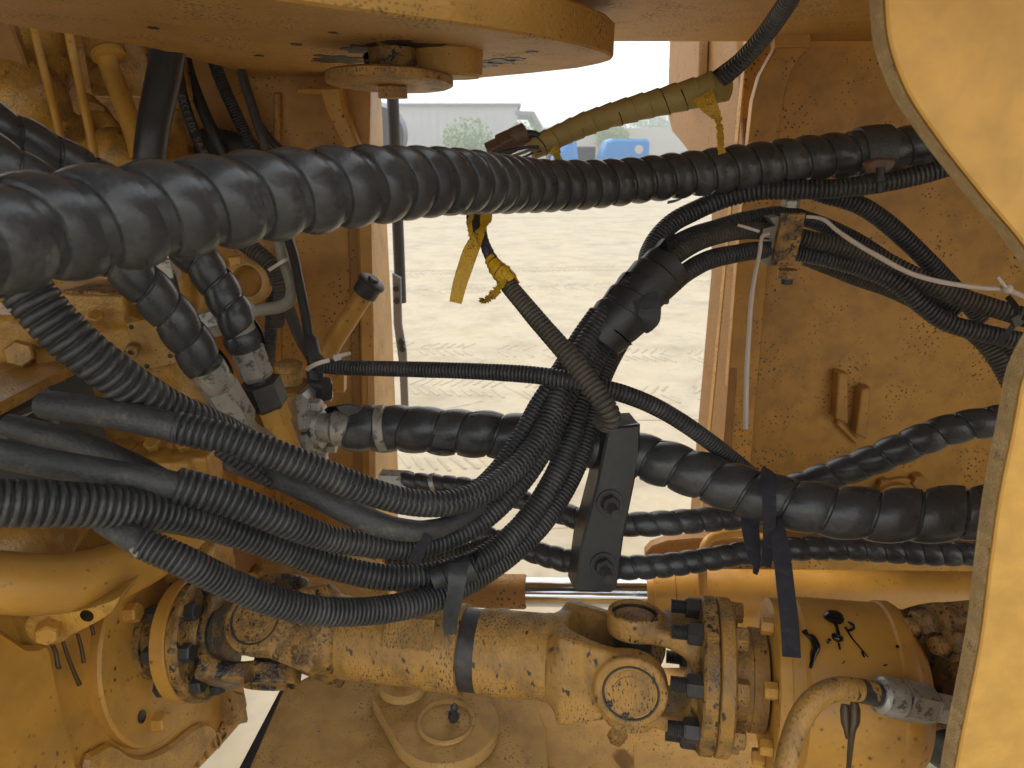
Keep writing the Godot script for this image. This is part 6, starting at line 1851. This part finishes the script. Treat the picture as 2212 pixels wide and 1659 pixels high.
# ---------------------------------------------------------------- conduits and clamp on the right
func build_right_bundle() -> void:
	var G := "conduits through the right clamp"
	hose("right_conduit", "long corrugated conduit arching over the yellow clamp to the near plate", [[1395, 575, 36, 1.08], [1402, 545, 40, 1.10], [1422, 512, 42, 1.115], [1455, 480, 43, 1.13], [1500, 456, 43, 1.14], [1560, 430, 43, 1.14], [1630, 413, 43, 1.13], [1700, 409, 43, 1.12], [1790, 408, 42, 1.11], [1880, 399, 42, 1.10], [1970, 382, 42, 1.09], [2050, 360, 42, 1.08], [2140, 330, 42, 1.07]], "loom", {"segs": 28, "seed": 1.0, "pitch": 0.23}, M.loom, G)
	hose("right_conduit", "corrugated conduit branching down to the right from the arch over the clamp", [[1740, 410, 34, 1.2], [1790, 424, 37, 1.2], [1850, 440, 40, 1.2], [1900, 470, 40, 1.21], [1950, 512, 40, 1.22], [2000, 560, 39, 1.23], [2060, 622, 38, 1.25], [2120, 690, 36, 1.27]], "loom", {"segs": 26, "seed": 2.0, "pitch": 0.22}, M.loom, G)
	hose("clamped_conduit", "uppermost conduit entering the left side of the yellow clamp", [[1405, 575, 40, 1.10], [1440, 540, 40, 1.12], [1490, 512, 40, 1.14], [1550, 492, 38, 1.16], [1610, 474, 36, 1.18], [1690, 462, 34, 1.2], [1750, 476, 34, 1.22], [1800, 496, 36, 1.23], [1860, 528, 38, 1.24], [1930, 575, 38, 1.24], [2000, 625, 38, 1.25], [2070, 672, 38, 1.25]], "loom", {"segs": 26, "seed": 3.0, "pitch": 0.22}, M.loom, G)
	hose("clamped_conduit", "middle conduit through the yellow clamp, dusty where it leaves to the right", [[1420, 590, 40, 1.09], [1460, 552, 40, 1.10], [1510, 522, 39, 1.12], [1570, 504, 38, 1.14], [1630, 498, 37, 1.16], [1700, 505, 36, 1.18], [1760, 520, 38, 1.18], [1830, 536, 40, 1.18], [1900, 560, 41, 1.18], [1970, 594, 41, 1.17], [2040, 628, 41, 1.16], [2110, 654, 41, 1.15], [2230, 690, 42, 1.13]], "loom", {"segs": 28, "seed": 4.0, "pitch": 0.22, "seam": 4.2}, M.dusty_loom, G)
	hose("clamped_conduit", "lowest conduit below the yellow clamp jaw, looping down then to the right", [[1440, 625, 42, 1.09], [1480, 590, 42, 1.10], [1530, 562, 42, 1.12], [1590, 548, 40, 1.14], [1650, 540, 38, 1.16], [1710, 545, 36, 1.19], [1770, 556, 36, 1.19], [1830, 570, 38, 1.19], [1900, 594, 40, 1.18], [1950, 622, 40, 1.17], [1990, 658, 40, 1.165], [2040, 694, 40, 1.16], [2110, 716, 40, 1.15], [2230, 742, 40, 1.14]], "loom", {"segs": 28, "seed": 5.0, "pitch": 0.22, "seam": 1.2}, M.loom, G)
	hose("clamped_conduit", "thin conduit seen under the others right of the clamp, nearest the wall", [[1736, 560, 26, 1.26], [1790, 580, 28, 1.26], [1850, 604, 28, 1.26], [1920, 628, 28, 1.26], [1990, 660, 28, 1.25], [2060, 690, 30, 1.24]], "loom", {"segs": 22, "seed": 6.0, "pitch": 0.24}, M.dusty_loom, G)
	for q in [["left one of two conduits dropping from the cable tie by the near plate", [[2090, 712, 34, 1.2], [2130, 745, 38, 1.19], [2162, 790, 38, 1.18], [2190, 845, 38, 1.17], [2215, 900, 38, 1.16]], 7.0], ["right one of two conduits dropping from the cable tie by the near plate", [[2140, 716, 34, 1.23], [2172, 745, 36, 1.22], [2198, 786, 36, 1.21], [2230, 850, 36, 1.2]], 8.0]]:
		hose("dropping_conduit", q[0], q[1], "loom", {"segs": 26, "seed": q[2], "pitch": 0.22}, M.dusty_loom, G)
	var bt := thing("cable_tie", "black cable tie round the right conduits at the near plate", "zip tie", at(2185, 740, 1.1))
	put("band", strip([[2176, 640, 12, 1.12, 0.1], [2196, 668, 12, 1.10, 0.1], [2190, 700, 12, 1.10, 0.1], [2160, 740, 12, 1.12, 0.1]], 0.0014), M.black, bt)
	put("head", box(Transform3D(Basis.from_euler(Vector3(0, 0, 0.6)), at(2194, 692, 1.092)), Vector3(0.014, 0.018, 0.008), 0.001), M.black, bt)
	# yellow clamp
	var c := thing("pipe_clamp", "small speckled yellow clamp with a grey putty jaw and a bolt through it", "clamp", at(1710, 600, 1.2))
	put("front_plate", prism([at(1692, 462, 1.125), at(1741, 461, 1.125), at(1738, 520, 1.125), at(1730, 580, 1.125), at(1681, 581, 1.125), at(1684, 520, 1.125)], Vector3(0, 0, -0.012), 0.0015), M.greasy, c)
	put("top_plate", prism([at(1640, 452, 1.2), at(1668, 444, 1.2), at(1742, 445, 1.12), at(1742, 461, 1.12), at(1690, 461, 1.125), at(1640, 458, 1.19)], Vector3(0, -0.004, -0.03), 0.001), M.paint, c)
	put("grey_jaw", prism([at(1684, 468, 1.135), at(1684, 580, 1.135), at(1656, 575, 1.15), at(1630, 548, 1.17), at(1660, 540, 1.165), at(1662, 512, 1.165), at(1636, 508, 1.17), at(1640, 490, 1.17), at(1666, 484, 1.165), at(1650, 466, 1.17)], Vector3(0.004, 0, -0.05), 0.004), M.grey_hose, c)
	put("bolt_head", hexagon(at(1707, 446, 1.14), Vector3(0, 1, 0.1), 0.0145, 0.012), M.zinc, c)
	put("nut", hexagon(at(1702, 582, 1.14), Vector3(0, -1, 0), 0.0165, 0.014), M.shaft, c)
	put("stud", turned(at(1702, 584, 1.14), Vector3(0, -1, 0), [[0, 0.0095], [0.021, 0.0095], [0.022, 0.008]], 16), M.steel, c)
	# white wire ties
	solo("white_tie", tube(run([[1660, 505, 7, 1.13], [1646, 512, 8, 1.12], [1641, 545, 9, 1.115], [1632, 590, 9, 1.11], [1623, 650, 10, 1.105], [1618, 720, 10, 1.1], [1614, 790, 11, 1.095], [1612, 860, 11, 1.09], [1611, 930, 11, 1.085]]), "plain", {"segs": 12, "wob": 0.02}), M.white, "long white plastic tie hanging straight down from the yellow clamp", "zip tie")
	solo("white_tie", tube(run([[1594, 486, 6, 1.11], [1615, 492, 7, 1.11], [1640, 500, 7, 1.115]]), "plain", {"segs": 10}), M.white, "short white tie end left of the grey putty jaw", "zip tie")
	var ww := thing("nylon_string", "white plastic string running from the yellow clamp to the right edge", "string", at(1980, 640, 1.1))
	put("line", tube(run([[1742, 468, 7, 1.13], [1765, 470, 8, 1.125], [1784, 477, 9, 1.12], [1806, 496, 9, 1.115], [1834, 516, 10, 1.11], [1866, 536, 10, 1.105], [1898, 554, 11, 1.10], [1935, 575, 11, 1.095], [1972, 592, 11, 1.09], [2020, 606, 11, 1.085], [2075, 616, 11, 1.08], [2125, 622, 11, 1.075], [2176, 626, 11, 1.07], [2230, 650, 11, 1.06]]), "plain", {"segs": 14, "wob": 0.01}), M.white, ww)
	put("knot", turned(at(2176, 624, 1.066), Vector3(0.3, 1, 0.2), [[-0.006, 0.004], [-0.003, 0.0075], [0.003, 0.0075], [0.007, 0.004]], 12, 0.1), M.white, ww)
	put("loose_end", tube(run([[2176, 624, 7, 1.064], [2164, 610, 8, 1.06], [2154, 598, 8, 1.058]]), "plain", {"segs": 10}), M.white, ww)
